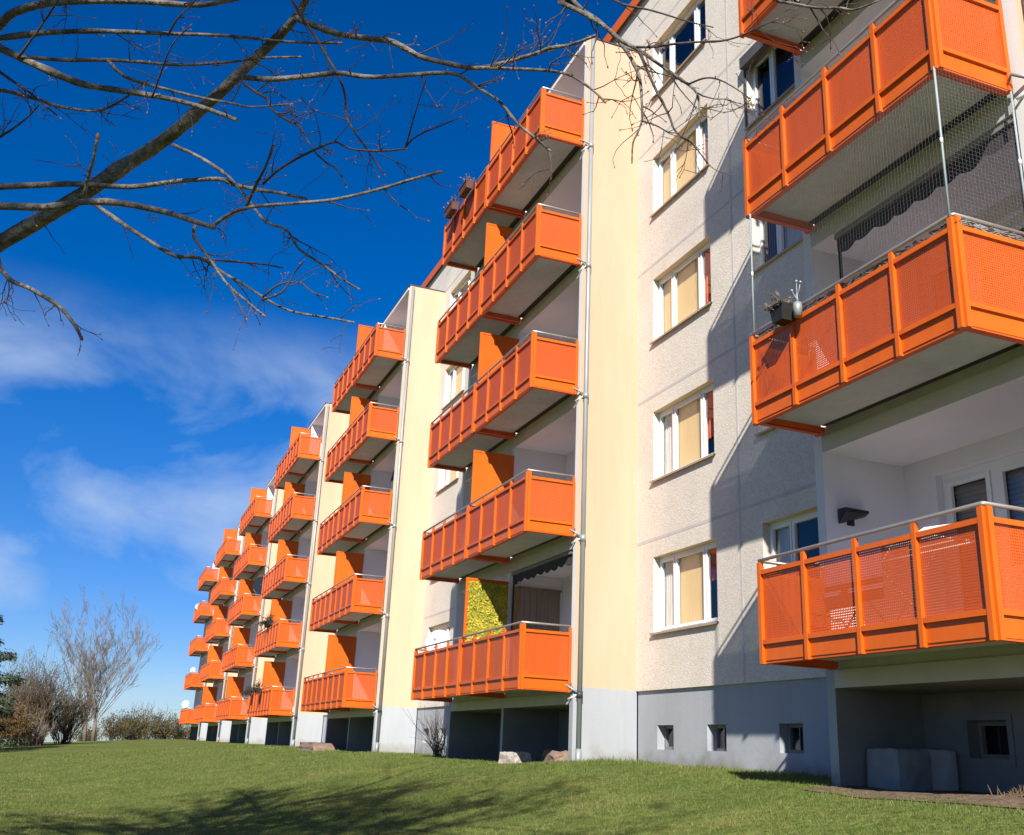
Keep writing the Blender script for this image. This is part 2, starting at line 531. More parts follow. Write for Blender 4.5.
def curtain_mesh(spans, h, kinds, y=.225):
    mb = MB()
    for (a, b), (kind, low) in zip(spans, kinds):
        if kind is None:
            continue
        a -= .05; b += .05
        wav = 0.0 if kind in ('tan', 'dkblind') else 0.018
        n = 22 if wav else 1
        for i in range(n):
            xa, xb = a + (b - a) * i / n, a + (b - a) * (i + 1) / n
            ya, yb = y + wav * math.sin(i * 1.9), y + wav * math.sin((i + 1) * 1.9)
            mb.poly([(xa, ya, low), (xb, yb, low), (xb, yb, h - .05), (xa, ya, h - .05)], M[kind], bool(wav))
        if kind == 'dkblind':
            z = low
            while z < h - .1:
                mb.box(a, b, y - .012, y - .002, z, z + .045, M['dkblind'])
                z += .062
    return mb.mesh('curtain')


def sill_mesh(w):
    mb = MB()
    mb.poly([(-.04, .13, .03), (-.04, -.055, .0), (w + .04, -.055, .0), (w + .04, .13, .03)][::-1], M['whitemetal'])
    mb.box(-.04, w + .04, -.06, -.052, -.035, .002, M['sill'])
    mb.poly([(-.04, -.052, -.012), (-.04, .0, -.004), (w + .04, .0, -.004), (w + .04, -.052, -.012)], M['sill'])
    return mb.mesh('sill')


W_FR, W_SP = frame_mesh(WW, WH, (.57, 1.555))
W_PN, W_SI = pane_mesh(W_SP, WH), sill_mesh(WW)
KINDS = [
    [('net', .05), ('tan', .06), ('redreflect', .75)],
    [('net', .02), ('tan', .05), ('redreflect', .45)],
    [('tan', .03), ('tan', .03), ('redreflect', .25)],
    [('tan', .25), ('tan', .02), ('net', .1)],
    [(None, 0), (None, 0), (None, 0)],
    [('net', .3), (None, 0), ('net', .1)],
    [(None, 0), ('net', .02), (None, 0)],
    [('net', .02), ('net', .02), ('net', .02)],
]
W_CU = [curtain_mesh(W_SP, WH, k) for k in KINDS]
TH_FR, D_SP2 = None, None


def add_window(x, z, variant):
    w = link('window', W_FR, bld, (x, WY, z))
    link('pane', W_PN, w); link('sill', W_SI, w)
    if W_CU[variant].polygons:
        link('curtain', W_CU[variant], w)
    return w


# loggia door + window unit, local origin at its lower left corner
DW, DH = 2.25, 2.25


def door_unit():
    mb = MB(); m = M['upvc']; d0, d1 = .10, .18
    # door 0..0.82, window 0.9..2.25 above a parapet 0.85 high
    mb.box(.003, .07, d0, d1, .0, DH - .003, m); mb.box(.74, .86, d0, d1, .0, DH - .003, m)
    mb.box(.07, .74, d0, d1, DH - .1, DH - .003, m); mb.box(.07, .74, d0, d1, .0, .16, m)
    mb.box(.86, DW - .003, d0, d1, DH - .1, DH - .003, m); mb.box(.86, DW - .003, d0, d1, .85, .95, m)
    mb.box(DW - .07, DW - .003, d0, d1, .95, DH - .1, m)
    mb.box(.074, .14, d0 - .015, d0 + .03, .164, DH - .104, m); mb.box(.67, .736, d0 - .015, d0 + .03, .164, DH - .104, m)
    mb.box(.14, .67, d0 - .015, d0 + .03, .164, .22, m); mb.box(.14, .67, d0 - .015, d0 + .03, DH - .16, DH - .104, m)
    mb.box(.864, .92, d0 - .015, d0 + .03, .954, DH - .104, m); mb.box(DW - .13, DW - .074, d0 - .015, d0 + .03, .954, DH - .104, m)
    mb.box(.92, DW - .13, d0 - .015, d0 + .03, .954, 1.01, m); mb.box(.92, DW - .13, d0 - .015, d0 + .03, DH - .16, DH - .104, m)
    mb.box(.86, DW - .003, .06, .2, .0, .85, M['white'])
    return mb.mesh('balcony_door')


D_FR = door_unit()
_p = MB(); _p.poly([(.14, .125, .22), (.67, .125, .22), (.67, .125, DH - .16), (.14, .125, DH - .16)], M['glass'])
_p.poly([(.92, .125, 1.01), (DW - .13, .125, 1.01), (DW - .13, .125, DH - .16), (.92, .125, DH - .16)], M['glass'])
D_PN = _p.mesh('pane')
_h = MB(); _h.box(.10, .125, .05, .085, 1.0, 1.05, M['whitemetal']); _h.box(.10, .125, .03, .05, .94, 1.05, M['whitemetal'])
D_HD = _h.mesh('handle')
D_CU = [curtain_mesh([(.14, .67), (.92, DW - .13)], DH - .1, k, y=.22) for k in (
    [('dkblind', .15), ('dkblind', 1.1)], [('net', .1), ('net', .98)], [('net', .1), (None, 0)], [(None, 0), ('dkblind', 1.3)])]


def add_door(x, z, variant):
    d = link('balcony_door', D_FR, bld, (x, WY, z))
    link('pane', D_PN, d); link('handle', D_HD, d)
    if D_CU[variant].polygons:
        link('curtain', D_CU[variant], d)


# ---- cellar window
CW, CH = .55, .40
_c = MB()
_c.box(.002, .05, .14, .2, .002, CH - .002, M['cellar']); _c.box(CW - .05, CW - .002, .14, .2, .002, CH - .002, M['cellar'])
_c.box(.05, CW - .05, .14, .2, CH - .05, CH - .002, M['cellar']); _c.box(.05, CW - .05, .14, .2, .002, .05, M['cellar'])
_c.box(CW / 2 - .008, CW / 2 + .008, .15, .19, .05, CH - .05, M['zincdark_gapshade'])
C_FR = _c.mesh('cellar_window')
_c = MB(); _c.poly([(.05, .17, .05), (CW - .05, .17, .05), (CW - .05, .17, CH - .05), (.05, .17, CH - .05)], M['glass'])
C_PN = _c.mesh('pane')
_c = MB()
e = .07
_c.box(-e, 0, -.014, .002, -e, CH + e, M['cellar']); _c.box(CW, CW + e, -.014, .002, -e, CH + e, M['cellar'])
_c.box(0, CW, -.014, .002, CH, CH + e, M['cellar']); _c.box(0, CW, -.014, .002, -e, 0, M['cellar'])
C_TR = _c.mesh('window_surround')

# ---- balcony kit, local origin: wall end of the left bottom corner; length BL along +X, depth to y=-1
BL = 3.30


def balcony_frame():
    mb = MB(); o, r = M['orange'], M['red_beam']
    D = -1.0
    # perimeter channel: web + flange
    mb.box(0, BL, D + .012, D + .026, .012, .13, o); mb.box(0, BL, D + .01, D + .085, .0, .011, r)
    for xa, xb, fa, fb in ((.0, .014, .0, .075), (BL - .014, BL, BL - .075, BL)):
        mb.box(xa, xb, D + .028, -.04, .012, .13, o); mb.box(fa, fb, D + .087, -.04, .0, .011, r)
    mb.box(.09, .10, D + .09, -.05, .012, .082, r)
    mb.box(BL - .10, BL - .09, D + .09, -.05, .012, .082, r)
    # posts
    for i in range(5):
        x = i * BL / 4
        w = .026
        a, b = max(0.0, x - w), min(BL, x + w)
        if i in (0, 4):
            a, b = (0.0, .055) if i == 0 else (BL - .055, BL)
        mb.box(a, b, D - .035, D + .01, -.006, 1.125, o)
    for x0, x1 in ((-.034, .0), (BL, BL + .034)):
        mb.box(x0, x1, D + .0, D + .055, -.006, 1.125, o)
        mb.box(x0, x1, -.10, -.05, -.006, 1.125, o)
        mb.box(x0, x1, D + .055, -.10, .985, 1.035, o)
        mb.box(x0, x1, D + .055, -.10, .205, .255, o)
    for i in range(4):
        a = i * BL / 4 + (.055 if i == 0 else .026); b = (i + 1) * BL / 4 - (.055 if i == 3 else .026)
        mb.box(a, b, D - .03, D + .008, .985, 1.035, o)
        mb.box(a, b, D - .03, D + .008, .205, .255, o)
        mb.box(a, b, D + .002, D + .008, .03, .205, o)          # kick plate
    for x0, x1 in ((-.006, -.001), (BL + .001, BL + .006)):
        mb.box(x0, x1, D + .055, -.10, .02, .205, o)
    return mb.mesh('balcony')


def front_panel():
    mb = MB()
    w = BL / 4 - .05
    mb.box(0, w, -.996, -.992, .255, .985, M['perf'])
    return mb.mesh('infill_panel')


def side_panel():
    mb = MB()
    mb.box(0, .004, -.945, -.10, .255, .985, M['perf'])
    return mb.mesh('end_panel')


def handrail():
    mb = MB()
    mb.tube([(0.0, -.06, 1.15), (0, -1.0, 1.15), (.012, -1.012, 1.15), (BL - .012, -1.012, 1.15), (BL, -1.0, 1.15), (BL, -.06, 1.15)], .021, M['steel'], 8)
    for i in range(5):
        x = min(BL - .02, max(.02, i * BL / 4))
        mb.tube([(x, -1.012, 1.12), (x, -1.012, 1.15)], .012, M['steel'], 6)
    return mb.mesh('handrail')


def slab():
    mb = MB()
    mb.box(.03, BL - .03, -.972, -.13, .085, .15, M['soffit'])
    mb.box(.03, BL - .03, -.13, .03, .125, .16, M['zincdark_gapshade'])  # dark strip stands in for the shadowed gap at the wall
    return mb.mesh('balcony_floor')


B_FR, B_FP, B_SP, B_HR, B_SL = balcony_frame(), front_panel(), side_panel(), handrail(), slab()


def add_balcony(x, z):
    b = link('balcony', B_FR, bld, (x, 0, z))
    for i in range(4):
        link('infill_panel', B_FP, b, (i * BL / 4 + .025, 0, 0))
    link('end_panel', B_SP, b, (BL + .002, 0, 0)); link('end_panel', B_SP, b, (-.006, 0, 0))
    link('handrail', B_HR, b); link('balcony_floor', B_SL, b)
    return b


def screen_mesh():
    mb = MB()
    mb.box(-.012, .012, -.93, -.06, .22, 2.36, M['orange'])
    for y0, y1 in ((-.97, -.93), (-.06, -.02)):
        mb.box(-.022, .022, y0, y1, .15, 2.40, M['orange'])
    mb.box(-.022, .022, -.93, -.06, 2.36, 2.40, M['orange'])
    return mb.mesh('privacy_screen')


SCR = screen_mesh()

ZT = 13.96            # loggia roof
ZROOF = 15.36


def side_wall(x0, x1, out):
    """loggia cheek wall in plinth grey below and render above; out = 'X', 'x' or '' tells which side is yellow"""
    mb = MB()
    mxu = {'y': M['endwhite']}
    if out:
        mxu[out] = M['yellow']
    mb.box(x0, x1, 0, WY + .02, .1, ZT - .02, M['white'], mxu, skip='z')
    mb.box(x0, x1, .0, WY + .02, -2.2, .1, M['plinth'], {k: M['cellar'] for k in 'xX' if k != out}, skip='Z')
    mb.box(x0 - .02, x1 + .02, -.03, WY + .02, ZT - .018, ZT + .012, M['roofedge'])
    return mb.build('side_wall', bld)


def downpipe(x):
    mb = MB(); z = M['zinc']
    px, py = x + .075, .09
    mb.tube([(px, py, -1.28), (px, py, ZT - .1)], .048, z, 10)
    mb.tube([(px, py, -1.3), (px, py, -.95)], .056, z, 10)
    o = mb.build('downpipe', bld)
    for k in range(NF):
        h = k * H; br = MB()
        br.tube([(px, py, h + .02), (px, py, h - .10)], .06, M['zincdark_gapshade'] if k == 0 else z, 10)
        br.tube([(x - .12, -.10, h + .10), (x - .06, -.13, h + .13), (px - .03, -.03, h + .05), (px, py, h - .03)], .02, z, 6)
        br.tube([(x - .10, -.05, h - .12), (px, py, h - .02)], .022, M['whitemetal'], 6)
        br.build('pipe_bracket', o)


def loggia_stack(x0, x1, double, doors):
    """open loggias between x0 and x1 in front of the back wall"""
    for k in range(NF + 1):
        mb = MB()
        if k < NF:
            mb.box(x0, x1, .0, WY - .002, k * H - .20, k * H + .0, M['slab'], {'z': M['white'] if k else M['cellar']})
            mb.box(x0, x1, .02, WY - .002, k * H + .002, k * H + .12, M['soffit'], skip='z')
            mb.build('loggia_floor', bld)
        else:
            mb.box(x0, x1, -.02, WY - .002, ZT - .12, ZT - .02, M['white'])
            mb.box(x0 - .0, x1 + .0, -.03, WY - .002, ZT - .018, ZT + .012, M['roofedge'])
            mb.build('loggia_roof', bld)
    # back wall
    mb = MB()
    holes = [(d, d + DW, k * H + .12, k * H + .12 + DH) for k in range(NF) for d in doors]
    wall_sheet(mb, x0, x1, -.2, ZT - .02, WY, holes, M['white'], .22)
    mb.build('loggia_back_wall', bld)
    mb = MB()
    wins = [(doors[0] + .15, doors[0] + .15 + CW, -.90, -.50)] if not double else []
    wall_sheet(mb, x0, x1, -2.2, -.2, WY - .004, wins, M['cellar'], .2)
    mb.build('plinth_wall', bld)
    for w in wins:
        c = link('cellar_window', C_FR, bld, (w[0], WY - .004, w[2]))
        link('pane', C_PN, c); link('window_surround', C_TR, c)
    for d in doors:
        for k in range(NF):
            add_door(d, k * H + .12, 0 if (not double and k == 0) else rng.choice((0, 1, 1, 2, 3)))


def window_bay(x0, x1, cols, vs):
    holes = [(c, c + WW, k * H + 1.07, k * H + 2.44) for k in range(NF) for c in cols]
    mb = MB()
    wall_sheet(mb, x0, x1, .09, ZROOF, WY, holes, M['cream'], .2, M['lintel'])
    mb.poly([(x0, WY, .09), (x0, WY + .06, .09), (x1, WY + .06, .09), (x1, WY, .09)], M['cream'])
    mb.build('facade_wall', bld)
    # expansion joints, 3 mm proud
    j = MB(); m = M['joint']
    xm = (x0 + x1) / 2 - .03
    for k in range(1, NF + 1):
        z = k * H - .03
        j.box(x0 + .02, x1 - .02, WY - .003, WY + .01, z - .028, z + .028, m, skip='Y')
    zs = [.10] + [k * H - .058 for k in range(1, NF + 1)]
    for i, z in enumerate(zs):
        z1 = zs[i + 1] if i + 1 < len(zs) else ZROOF - .25
        j.box(xm - .026, xm + .026, WY - .003, WY + .01, z + (.058 if i else 0), z1, m, skip='Y')
    j.box(x0 + .02, xm - .03, WY - .003, WY + .01, 14.62, 14.66, m, skip='Y'); j.box(xm + .03, x1 - .02, WY - .003, WY + .01, 14.62, 14.66, m, skip='Y')
    j.build('wall_joint', bld)
    for n, c in enumerate(cols):
        for k in range(NF):
            add_window(c, k * H + 1.07, vs[n][k])
    # plinth
    mb = MB()
    ws = [(x0 + a, x0 + a + CW, -.90, -.50) for a in (.70, 2.30, 4.21)]
    wall_sheet(mb, x0, x1, -2.2, .088, WY + .045, ws, M['plinth'], .2)
    mb.build('plinth_wall', bld)
    for w in ws:
        c = link('cellar_window', C_FR, bld, (w[0], WY + .045, w[2]))
        link('pane', C_PN, c)


# stack 0 (single) near the viewer
side_wall(6.95, 7.10, 'x'); side_wall(10.43, 10.60, 'X')
loggia_stack(7.10, 10.43, False, [7.62])
for k in range(NF):
    add_balcony(7.14, k * H)
downpipe(10.60)
window_bay(0.0, 6.95, (.65, 4.04), ([0, 1, 2, 3, 4], [5, 4, 6, 4, 7]))
window_bay(10.60, 17.55, (11.25, 14.64), ([7, 1, 5, 3, 6], [2, 4, 7, 6, 0]))
# double stacks 1..6
for s in range(6):
    X = -MOD * s
    side_wall(X - .15, X, 'X'); side_wall(X - 7.0, X - 6.85, 'x')
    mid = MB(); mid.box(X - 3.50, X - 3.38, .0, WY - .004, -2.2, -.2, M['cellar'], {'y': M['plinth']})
    for k in range(NF):
        mid.box(X - 3.50, X - 3.38, .004, WY - .004, k * H + .122, k * H + 2.598 if k < NF - 1 else ZT - .122, M['white'])
    mid.build('partition_wall', bld)
    loggia_stack(X - 6.85, X - .15, True, [X - 2.75, X - 6.25])
    for k in range(NF):
        add_balcony(X - 3.345, k * H)
        add_balcony(X - 6.70, k * H)
        if s < 5:
            link('privacy_screen', SCR, bld, (X - 3.372, 0, k * H))
    downpipe(X)
    if s < 5:
        window_bay(X - MOD, X - 7.0, (X - MOD + .65, X - MOD + 4.04), ([rng.randrange(8) for _ in range(5)], [(1, 7, 5, 3, 6)[(q + s) % 5] for q in range(5)]))

XA, XB = -76.7, 17.55
# roof with orange fascia, body behind the facade
mb = MB()
mb.box(XA - .15, XB + .15, WY - .10, 12.1, ZROOF - .02, ZROOF + .06, M['roofedge'])
r = mb.build('roof', bld)
mb = MB()
mb.box(XA - .15, XB + .15, WY - .105, WY - .085, ZROOF - .22, ZROOF + .07, M['orange'])
mb.box(XA - .15, XB + .15, WY - .085, WY - .003, ZROOF - .05, ZROOF - .022, M['whitemetal'])
mb.build('fascia', r)
mb = MB()
mb.box(XA, XB, 2.05, 12, -2.5, ZROOF - .03, M['cream'], {'y': M['room']}, skip='Zz')
mb.box(XA - .003, XA + .12, WY + .003, 2.05, -2.5, ZROOF - .03, M['yellow'])
mb.box(XB - .12, XB + .003, WY + .003, 2.05, -2.5, ZROOF - .03, M['yellow'])
mb.build('rear_wall', bld)
# attic wall above every loggia roof
for a, b in [(6.95, 10.60)] + [(-MOD * s - 7.0, -MOD * s) for s in range(6)]:
    mb = MB(); mb.box(a, b, WY + .001, WY + .2, ZT - .02, ZROOF - .022, M['cream'], skip='Zz')
    mb.build('attic_wall', bld)
# roller shutter box over the window on the fourth storey beside the nearest stack
mb = MB()
mb.box(4.02, 6.16, WY - .13, WY - .002, 3 * H + 2.28, 3 * H + 2.50, M['box'])
mb.box(4.0, 4.03, WY - .035, WY - .002, 3 * H + 1.1, 3 * H + 2.279, M['box'])
mb.build('shutter_box', bld)

# ------------------------------------------------------------------ things on the balconies
def satellite_dish(loc, r, facing, label, m, mast=.5):
    t = thing('satellite_dish', label, 'satellite dish', loc)
    f = Vector(facing).normalized()
    a = f.orthogonal().normalized(); b = f.cross(a)
    mb = MB(); rings = []
    for i in range(5):
        q = i / 4
        rings.append([tuple(f * (.22 * r * q * q) + (a * math.cos(2 * math.pi * j / 20) + b * math.sin(2 * math.pi * j / 20)) * r * max(q, .02)) for j in range(20)])
    for back in (0, 1):
        off = -f * .012 * back
        for i in range(4):
            for j in range(20):
                q = [rings[i][j], rings[i][(j + 1) % 20], rings[i + 1][(j + 1) % 20], rings[i + 1][j]]
                q = [tuple(Vector(p) + off) for p in q]
                mb.poly(q if not back else q[::-1], m, True)
    mb.build('reflector', t)
    mb = MB()
    tip = f * r * 1.0 - Vector((0, 0, .12 * r))
    mb.tube([-Vector((0, 0, r * .9)) + f * .1 * r, tip], .012, M['zinc'], 6)
    mb.tube([tip - f * .05, tip + f * .06], .03, M['whitemetal'], 8)
    mb.build('feed_arm', t)
    mb = MB()
    mb.tube([-f * .03, -f * .10, -f * .10 - Vector((0, 0, mast))], .02, M['zinc'], 8)
    mb.build('mast', t)
    return t


satellite_dish((-6.15, -.62, 1.29), .30, (.75, -.62, .35), 'white satellite dish on the first storey balcony beside the leafy screen', M['whitemetal'], .45)
satellite_dish((-43.9, .22, 7.55), .55, (.9, -.35, .1), 'large grey satellite dish inside a far third storey balcony', M['dishgrey'], .5)
satellite_dish((-72.3, -1.0, 1.5), .30, (.85, -.5, .3), 'white satellite dish on the lowest balcony at the far end of the block', M['whitemetal'], .5)
satellite_dish((-72.3, -.8, 4.2), .22, (.85, -.5, .3), 'small white satellite dish on the second storey balcony at the far end', M['whitemetal'], .4)
satellite_dish((-73.2, -1.0, 9.45), .28, (.9, -.4, .2), 'dark satellite dish sticking up above a fourth storey balcony at the far end', M['dishgrey'], .5)


def planter(loc, L, label, pm, plant, dens=60, up=.35, trail=0.0, seed=1, group=None):
    R = random.Random(seed)
    t = thing('flower_box', label, 'flower box', loc, group)
    mb = MB(); h = .2
    for a, b, c, d in ((-L / 2, L / 2, -.1, .1),):
        v0 = [(a + .03, c + .02, 0), (b - .03, c + .02, 0), (b - .03, d - .02, 0), (a + .03, d - .02, 0)]
        v1 = [(a, c, h), (b, c, h), (b, d, h), (a, d, h)]
        mb.poly(v0[::-1], pm)
        for i in range(4):
            mb.poly([v0[i], v0[(i + 1) % 4], v1[(i + 1) % 4], v1[i]], pm)
        mb.poly([(p[0], p[1], h - .02) for p in v1], M['soil'])
    mb.box(-L / 2 - .012, L / 2 + .012, -.112, -.1, h - .03, h + .004, pm); mb.box(-L / 2 - .012, L / 2 + .012, .1, .112, h - .03, h + .004, pm)
    mb.build('trough', t)
    mb = MB()
    for _ in range(dens):
        x, y = R.uniform(-L / 2, L / 2) * .95, R.uniform(-.09, .09)
        q = Vector((x, y, h - .02)); pts = [q.copy()]
        d = Vector((R.gauss(0, .35), R.gauss(0, .35), 1)).normalized()
        if trail and R.random() < .6:
            d = Vector((R.gauss(0, .4), -1, .3)).normalized()
        ln = R.uniform(.4, 1) * up
        for i in range(4):
            q = q + d * ln / 4; pts.append(q.copy())
            d = (d + Vector((R.gauss(0, .25), R.gauss(0, .25), -.9 * trail if d.y < -.2 else R.gauss(0, .15)))).normalized()
        mb.tube(pts, [.006, .005, .004, .003, .002], plant, 4, False)
        for p in pts[2:]:
            s = R.uniform(.02, .05); w = Vector((R.gauss(0, 1), R.gauss(0, 1), R.gauss(0, 1))).normalized(); k = w.orthogonal().normalized()
            mb.poly([p, p + w * s + k * s * .4, p + w * s * 2, p + w * s - k * s * .4], plant)
    mb.build('plant', t)
    return t


planter((-4.45, -1.20, 4 * H + .92), .62, 'brown flower box on the top balcony rail, the one nearer the orange screen', M['redpot'], M['dryplant'], 30, .28, 0, 3, 'flower boxes on the top balcony')
planter((-5.60, -1.20, 4 * H + .92), .62, 'brown flower box on the top balcony rail, the one nearer the balcony end', M['redpot'], M['dryplant'], 30, .28, 0, 4, 'flower boxes on the top balcony')
planter((-31.0, -1.02, H + 1.12), 1.5, 'long flower box with bushy dark plants on a second storey balcony rail', M['pot'], M['darkplant'], 150, .5, .4, 5)
planter((-30.6, -1.22, .95), .5, 'dark trailing plant in a box on a far lowest balcony, nearer the yellow wall', M['pot'], M['darkplant'], 90, .5, .8, 6, 'trailing plants on a far lowest balcony')
planter((-33.3, -1.22, .95), .5, 'dark trailing plant in a box on a far lowest balcony, at the balcony corner', M['pot'], M['darkplant'], 90, .45, .8, 8, 'trailing plants on a far lowest balcony')
planter((7.98, -1.15, H + .97), .24, 'dark pot with a bare potted plant on the rail of the netted balcony', M['pot'], M['dryplant'], 14, .26, .3, 9)
# little metal lantern cup beside the pot
mb = MB(); mb.tube([(0, 0, 0), (0, 0, .12), (0, 0, .17)], [.045, .055, .045], M['zinc'], 12); mb.tube([(0, 0, .17), (0, 0, .3)], [.02, .008], M['zinc'], 8)
for i, (dx, dz) in enumerate(((-.09, .36), (0.0, .44), (.07, .40))):
    mb.tube([(0, 0, .2), (dx, 0, dz)], .005, M['zinc'], 5); mb.ball((dx, 0, dz), .018, M['zinc'], 8, 5)
tag(mb.build('garden_ornament', None, (8.19, -1.10, H + .97)), 'silvery ornament with three small balls on the rail of the netted balcony', 'ornament')

# safety net with its poles round the second storey balcony of the nearest stack
net = thing('safety_net', 'fine cat safety net on white poles closing off a second storey balcony', 'safety net', (7.14, -1.0, H + 1.15))
mb = MB(); z0, z1 = .0, H - 1.15
n = 74
for i in range(n + 1):
    x = BL * i / n
    mb.tube([(x, -.03, z0), (x, -.03, z1)], .0006, M['cord'], 3, False)
for j in range(38):
    z = z0 + (z1 - z0) * j / 37
    mb.tube([(0, -.03, z), (BL, -.03, z)], .0006, M['cord'], 3, False)
mb.build('front_mesh', net)
mb = MB()
for i in range(22):
    y = -.03 + .98 * i / 21
    mb.tube([(BL + .03, y, z0), (BL + .03, y, z1)], .0006, M['cord'], 3, False)
for j in range(38):
    z = z0 + (z1 - z0) * j / 37
    mb.tube([(BL + .03, -.03, z), (BL + .03, .95, z)], .0006, M['cord'], 3, False)
mb.build('side_mesh', net)
for x, y in ((.06, -.0), (BL - .02, -.03), (BL + .02, .93)):
    mb = MB(); mb.tube([(x, y, -.02), (x, y, .8), (x, y, z1 + .01)], .0115, M['dishgrey'], 8)
    mb.tube([(x, y, .78), (x, y, .84)], .016, M['whitemetal'], 8)
    mb.build('net_pole', net)
# rolled reed strip wound along that balcony's handrail
mb = MB(); R = random.Random(5)
for i in range(260):
    x = R.uniform(.05, BL - .05); w = R.uniform(.05, .14); y = R.uniform(-.012, .012)
    mb.tube([(x, y, R.uniform(.0, .08)), (x + w, y + R.uniform(-.01, .01), R.uniform(.0, .08))], .006, M['dryplant'] if R.random() < .6 else M['concrete'], 4, False)
for i in range(70):
    y = R.uniform(.03, .93)
    mb.tube([(BL, y, R.uniform(.0, .08)), (BL + R.uniform(-.012, .012), min(.95, y + .1), R.uniform(.0, .08))], .006, M['concrete'] if R.random() < .7 else M['dryplant'], 4, False)
tag(mb.build('reed_garland', None, (7.14, -.985, H + 1.045)), 'strip of dry reeds threaded between rail and handrail of the netted balcony', 'reed strip')


def awning(x0, x1, z, label, drop=.3, depth=.85):
    t = thing('awning', label, 'awning', (x0, .05, z))
    L = x1 - x0
    mb = MB(); n = 72
    for i in range(n):
        xa, xb = L * i / n, L * (i + 1) / n
        sc = lambda q: -drop - .055 * abs(math.sin(math.pi * q / .34)) - .012 * math.sin(q * 7)
        mb.poly([(xa, .012 * math.sin(xa * 9), sc(xa)), (xb, .012 * math.sin(xb * 9), sc(xb)), (xb, 0, 0), (xa, 0, 0)], M['awning'], True)
    mb.build('valance', t)
    mb = MB()
    mb.box(-.01, L + .01, -.03, .05, -.035, .02, M['awnside'])
    mb.build('cassette', t)
    for x in (0.02, L - .02):
        mb = MB(); mb.tube([(x, .02, -.03), (x, .02, -2.4)], .022, M['awning'], 8)
        mb.build('support_post', t)
    return t


awning(7.55, 10.36, H + 2.56, 'dark scalloped awning under the loggia ceiling behind the safety net', .2)
awning(-3.30, -.25, 2.56, 'dark scalloped awning above the lowest balcony beside the leafy screen', .18)
# leafy privacy mat hung on the lowest screen of the middle stack
mb = MB(); R = random.Random(11)
mb.box(-.004, .004, -.90, -.05, .3, 2.32, M['leafmat'])
for _ in range(5200):
    y, z = R.uniform(-.90, -.05), R.uniform(.25, 2.33)
    s = R.uniform(.016, .034); a = R.uniform(0, 6.28)
    p = Vector((R.uniform(.008, .035), y, z)); w = Vector((R.uniform(-.3, .6), math.cos(a), math.sin(a))).normalized(); k = w.cross(Vector((1, 0, 0))).normalized()
    mb.poly([p, p + w * s + k * s * .5, p + w * 2 * s, p + w * s - k * s * .5], M['leafmat'])
tag(mb.build('leaf_screen', None, (-3.372 + .02, 0, 0)), 'yellow green artificial leaf mat covering the privacy screen of a lowest balcony', 'leaf screen')
# plank panelling and ochre cloth in the same loggia
mb = MB()
for i in range(7):
    y = .22 + i * .14
    mb.box(0, .022, y, y + .135, .13, 2.28, M['wood'])
mb.box(0.0, .03, .20, 1.22, 2.284, 2.33, M['wood'])
tag(mb.build('plank_panelling', None, (-3.376, 0, 0)), 'grey brown vertical plank panelling on a loggia wall under the awning', 'wall panelling')
mb = MB()
for i in range(14):
    ya, yb = .06 + i * .011, .06 + (i + 1) * .011
    mb.poly([(.05 + .014 * math.sin(i * 1.7), ya, .2), (.05 + .014 * math.sin((i + 1) * 1.7), yb, .2), (.05 + .014 * math.sin((i + 1) * 1.7), yb, 2.3), (.05 + .014 * math.sin(i * 1.7), ya, 2.3)], M['goldcloth'], True)
tag(mb.build('gathered_curtain', None, (-3.376, 0, 0)), 'ochre curtain gathered beside the plank panelling under the awning', 'curtain')
# wall lamp on the cheek wall of the nearest lowest loggia
t = thing('wall_lamp', 'dark wedge shaped wall lamp on the white loggia wall', 'wall lamp', (7.10, .36, 1.82))
mb = MB(); mb.box(.0, .02, -.05, .05, -.09, .09, M['black']); mb.build('mounting_plate', t)
mb = MB()
a = [(.02, -.19, -.09), (.02, -.19, .09), (.16, -.19, .09), (.16, -.19, .03)]
b = [(.02, .21, .04), (.02, .21, .10), (.10, .21, .10), (.10, .21, .07)]
mb.poly(a, M['black']); mb.poly(b[::-1], M['black'])
for i in range(4):
    mb.poly([a[i], a[(i + 1) % 4], b[(i + 1) % 4], b[i]][::-1], M['black'])
mb.build('lamp_shade', t)
# clothes airer on the nearest lowest balcony
t = thing('clothes_airer', 'white folding clothes airer with a pale blue towel on the nearest lowest balcony', 'clothes airer', (7.75, -.45, .15))
mb = MB(); wm = M['whitemetal']
for y in (-.28, .28):
    mb.tube([(0, y, .92), (1.75, y, .92)], .012, wm, 6)
    mb.tube([(.35, y, 0), (1.25, y, .92)], .009, M['zinc'], 6); mb.tube([(1.25, y, 0), (.35, y, .92)], .009, M['zinc'], 6)
for x in (0, 1.75):
    mb.tube([(x, -.28, .92), (x, .28, .92)], .012, wm, 6)
for i in range(7):
    y = -.21 + i * .07
    mb.tube([(0, y, .92), (1.75, y, .92)], .004, wm, 4)
mb.tube([(1.55, -.28, .93), (1.62, -.2, 1.0), (1.9, .0, 1.02)], .03, wm, 8)
mb.build('drying_frame', t)
mb = MB()
mb.poly([(.2, -.29, .935), (1.1, -.29, .935), (1.1, .1, .935), (.2, .1, .935)], M['bluecloth'])
mb.poly([(.2, -.295, .35), (1.1, -.295, .4), (1.1, -.29, .935), (.2, -.29, .935)], M['bluecloth'])
tw = mb.build('towel'); tw.location = (7.75, -.45, .155)
tag(tw, 'pale blue towel hanging over the white clothes airer', 'towel')
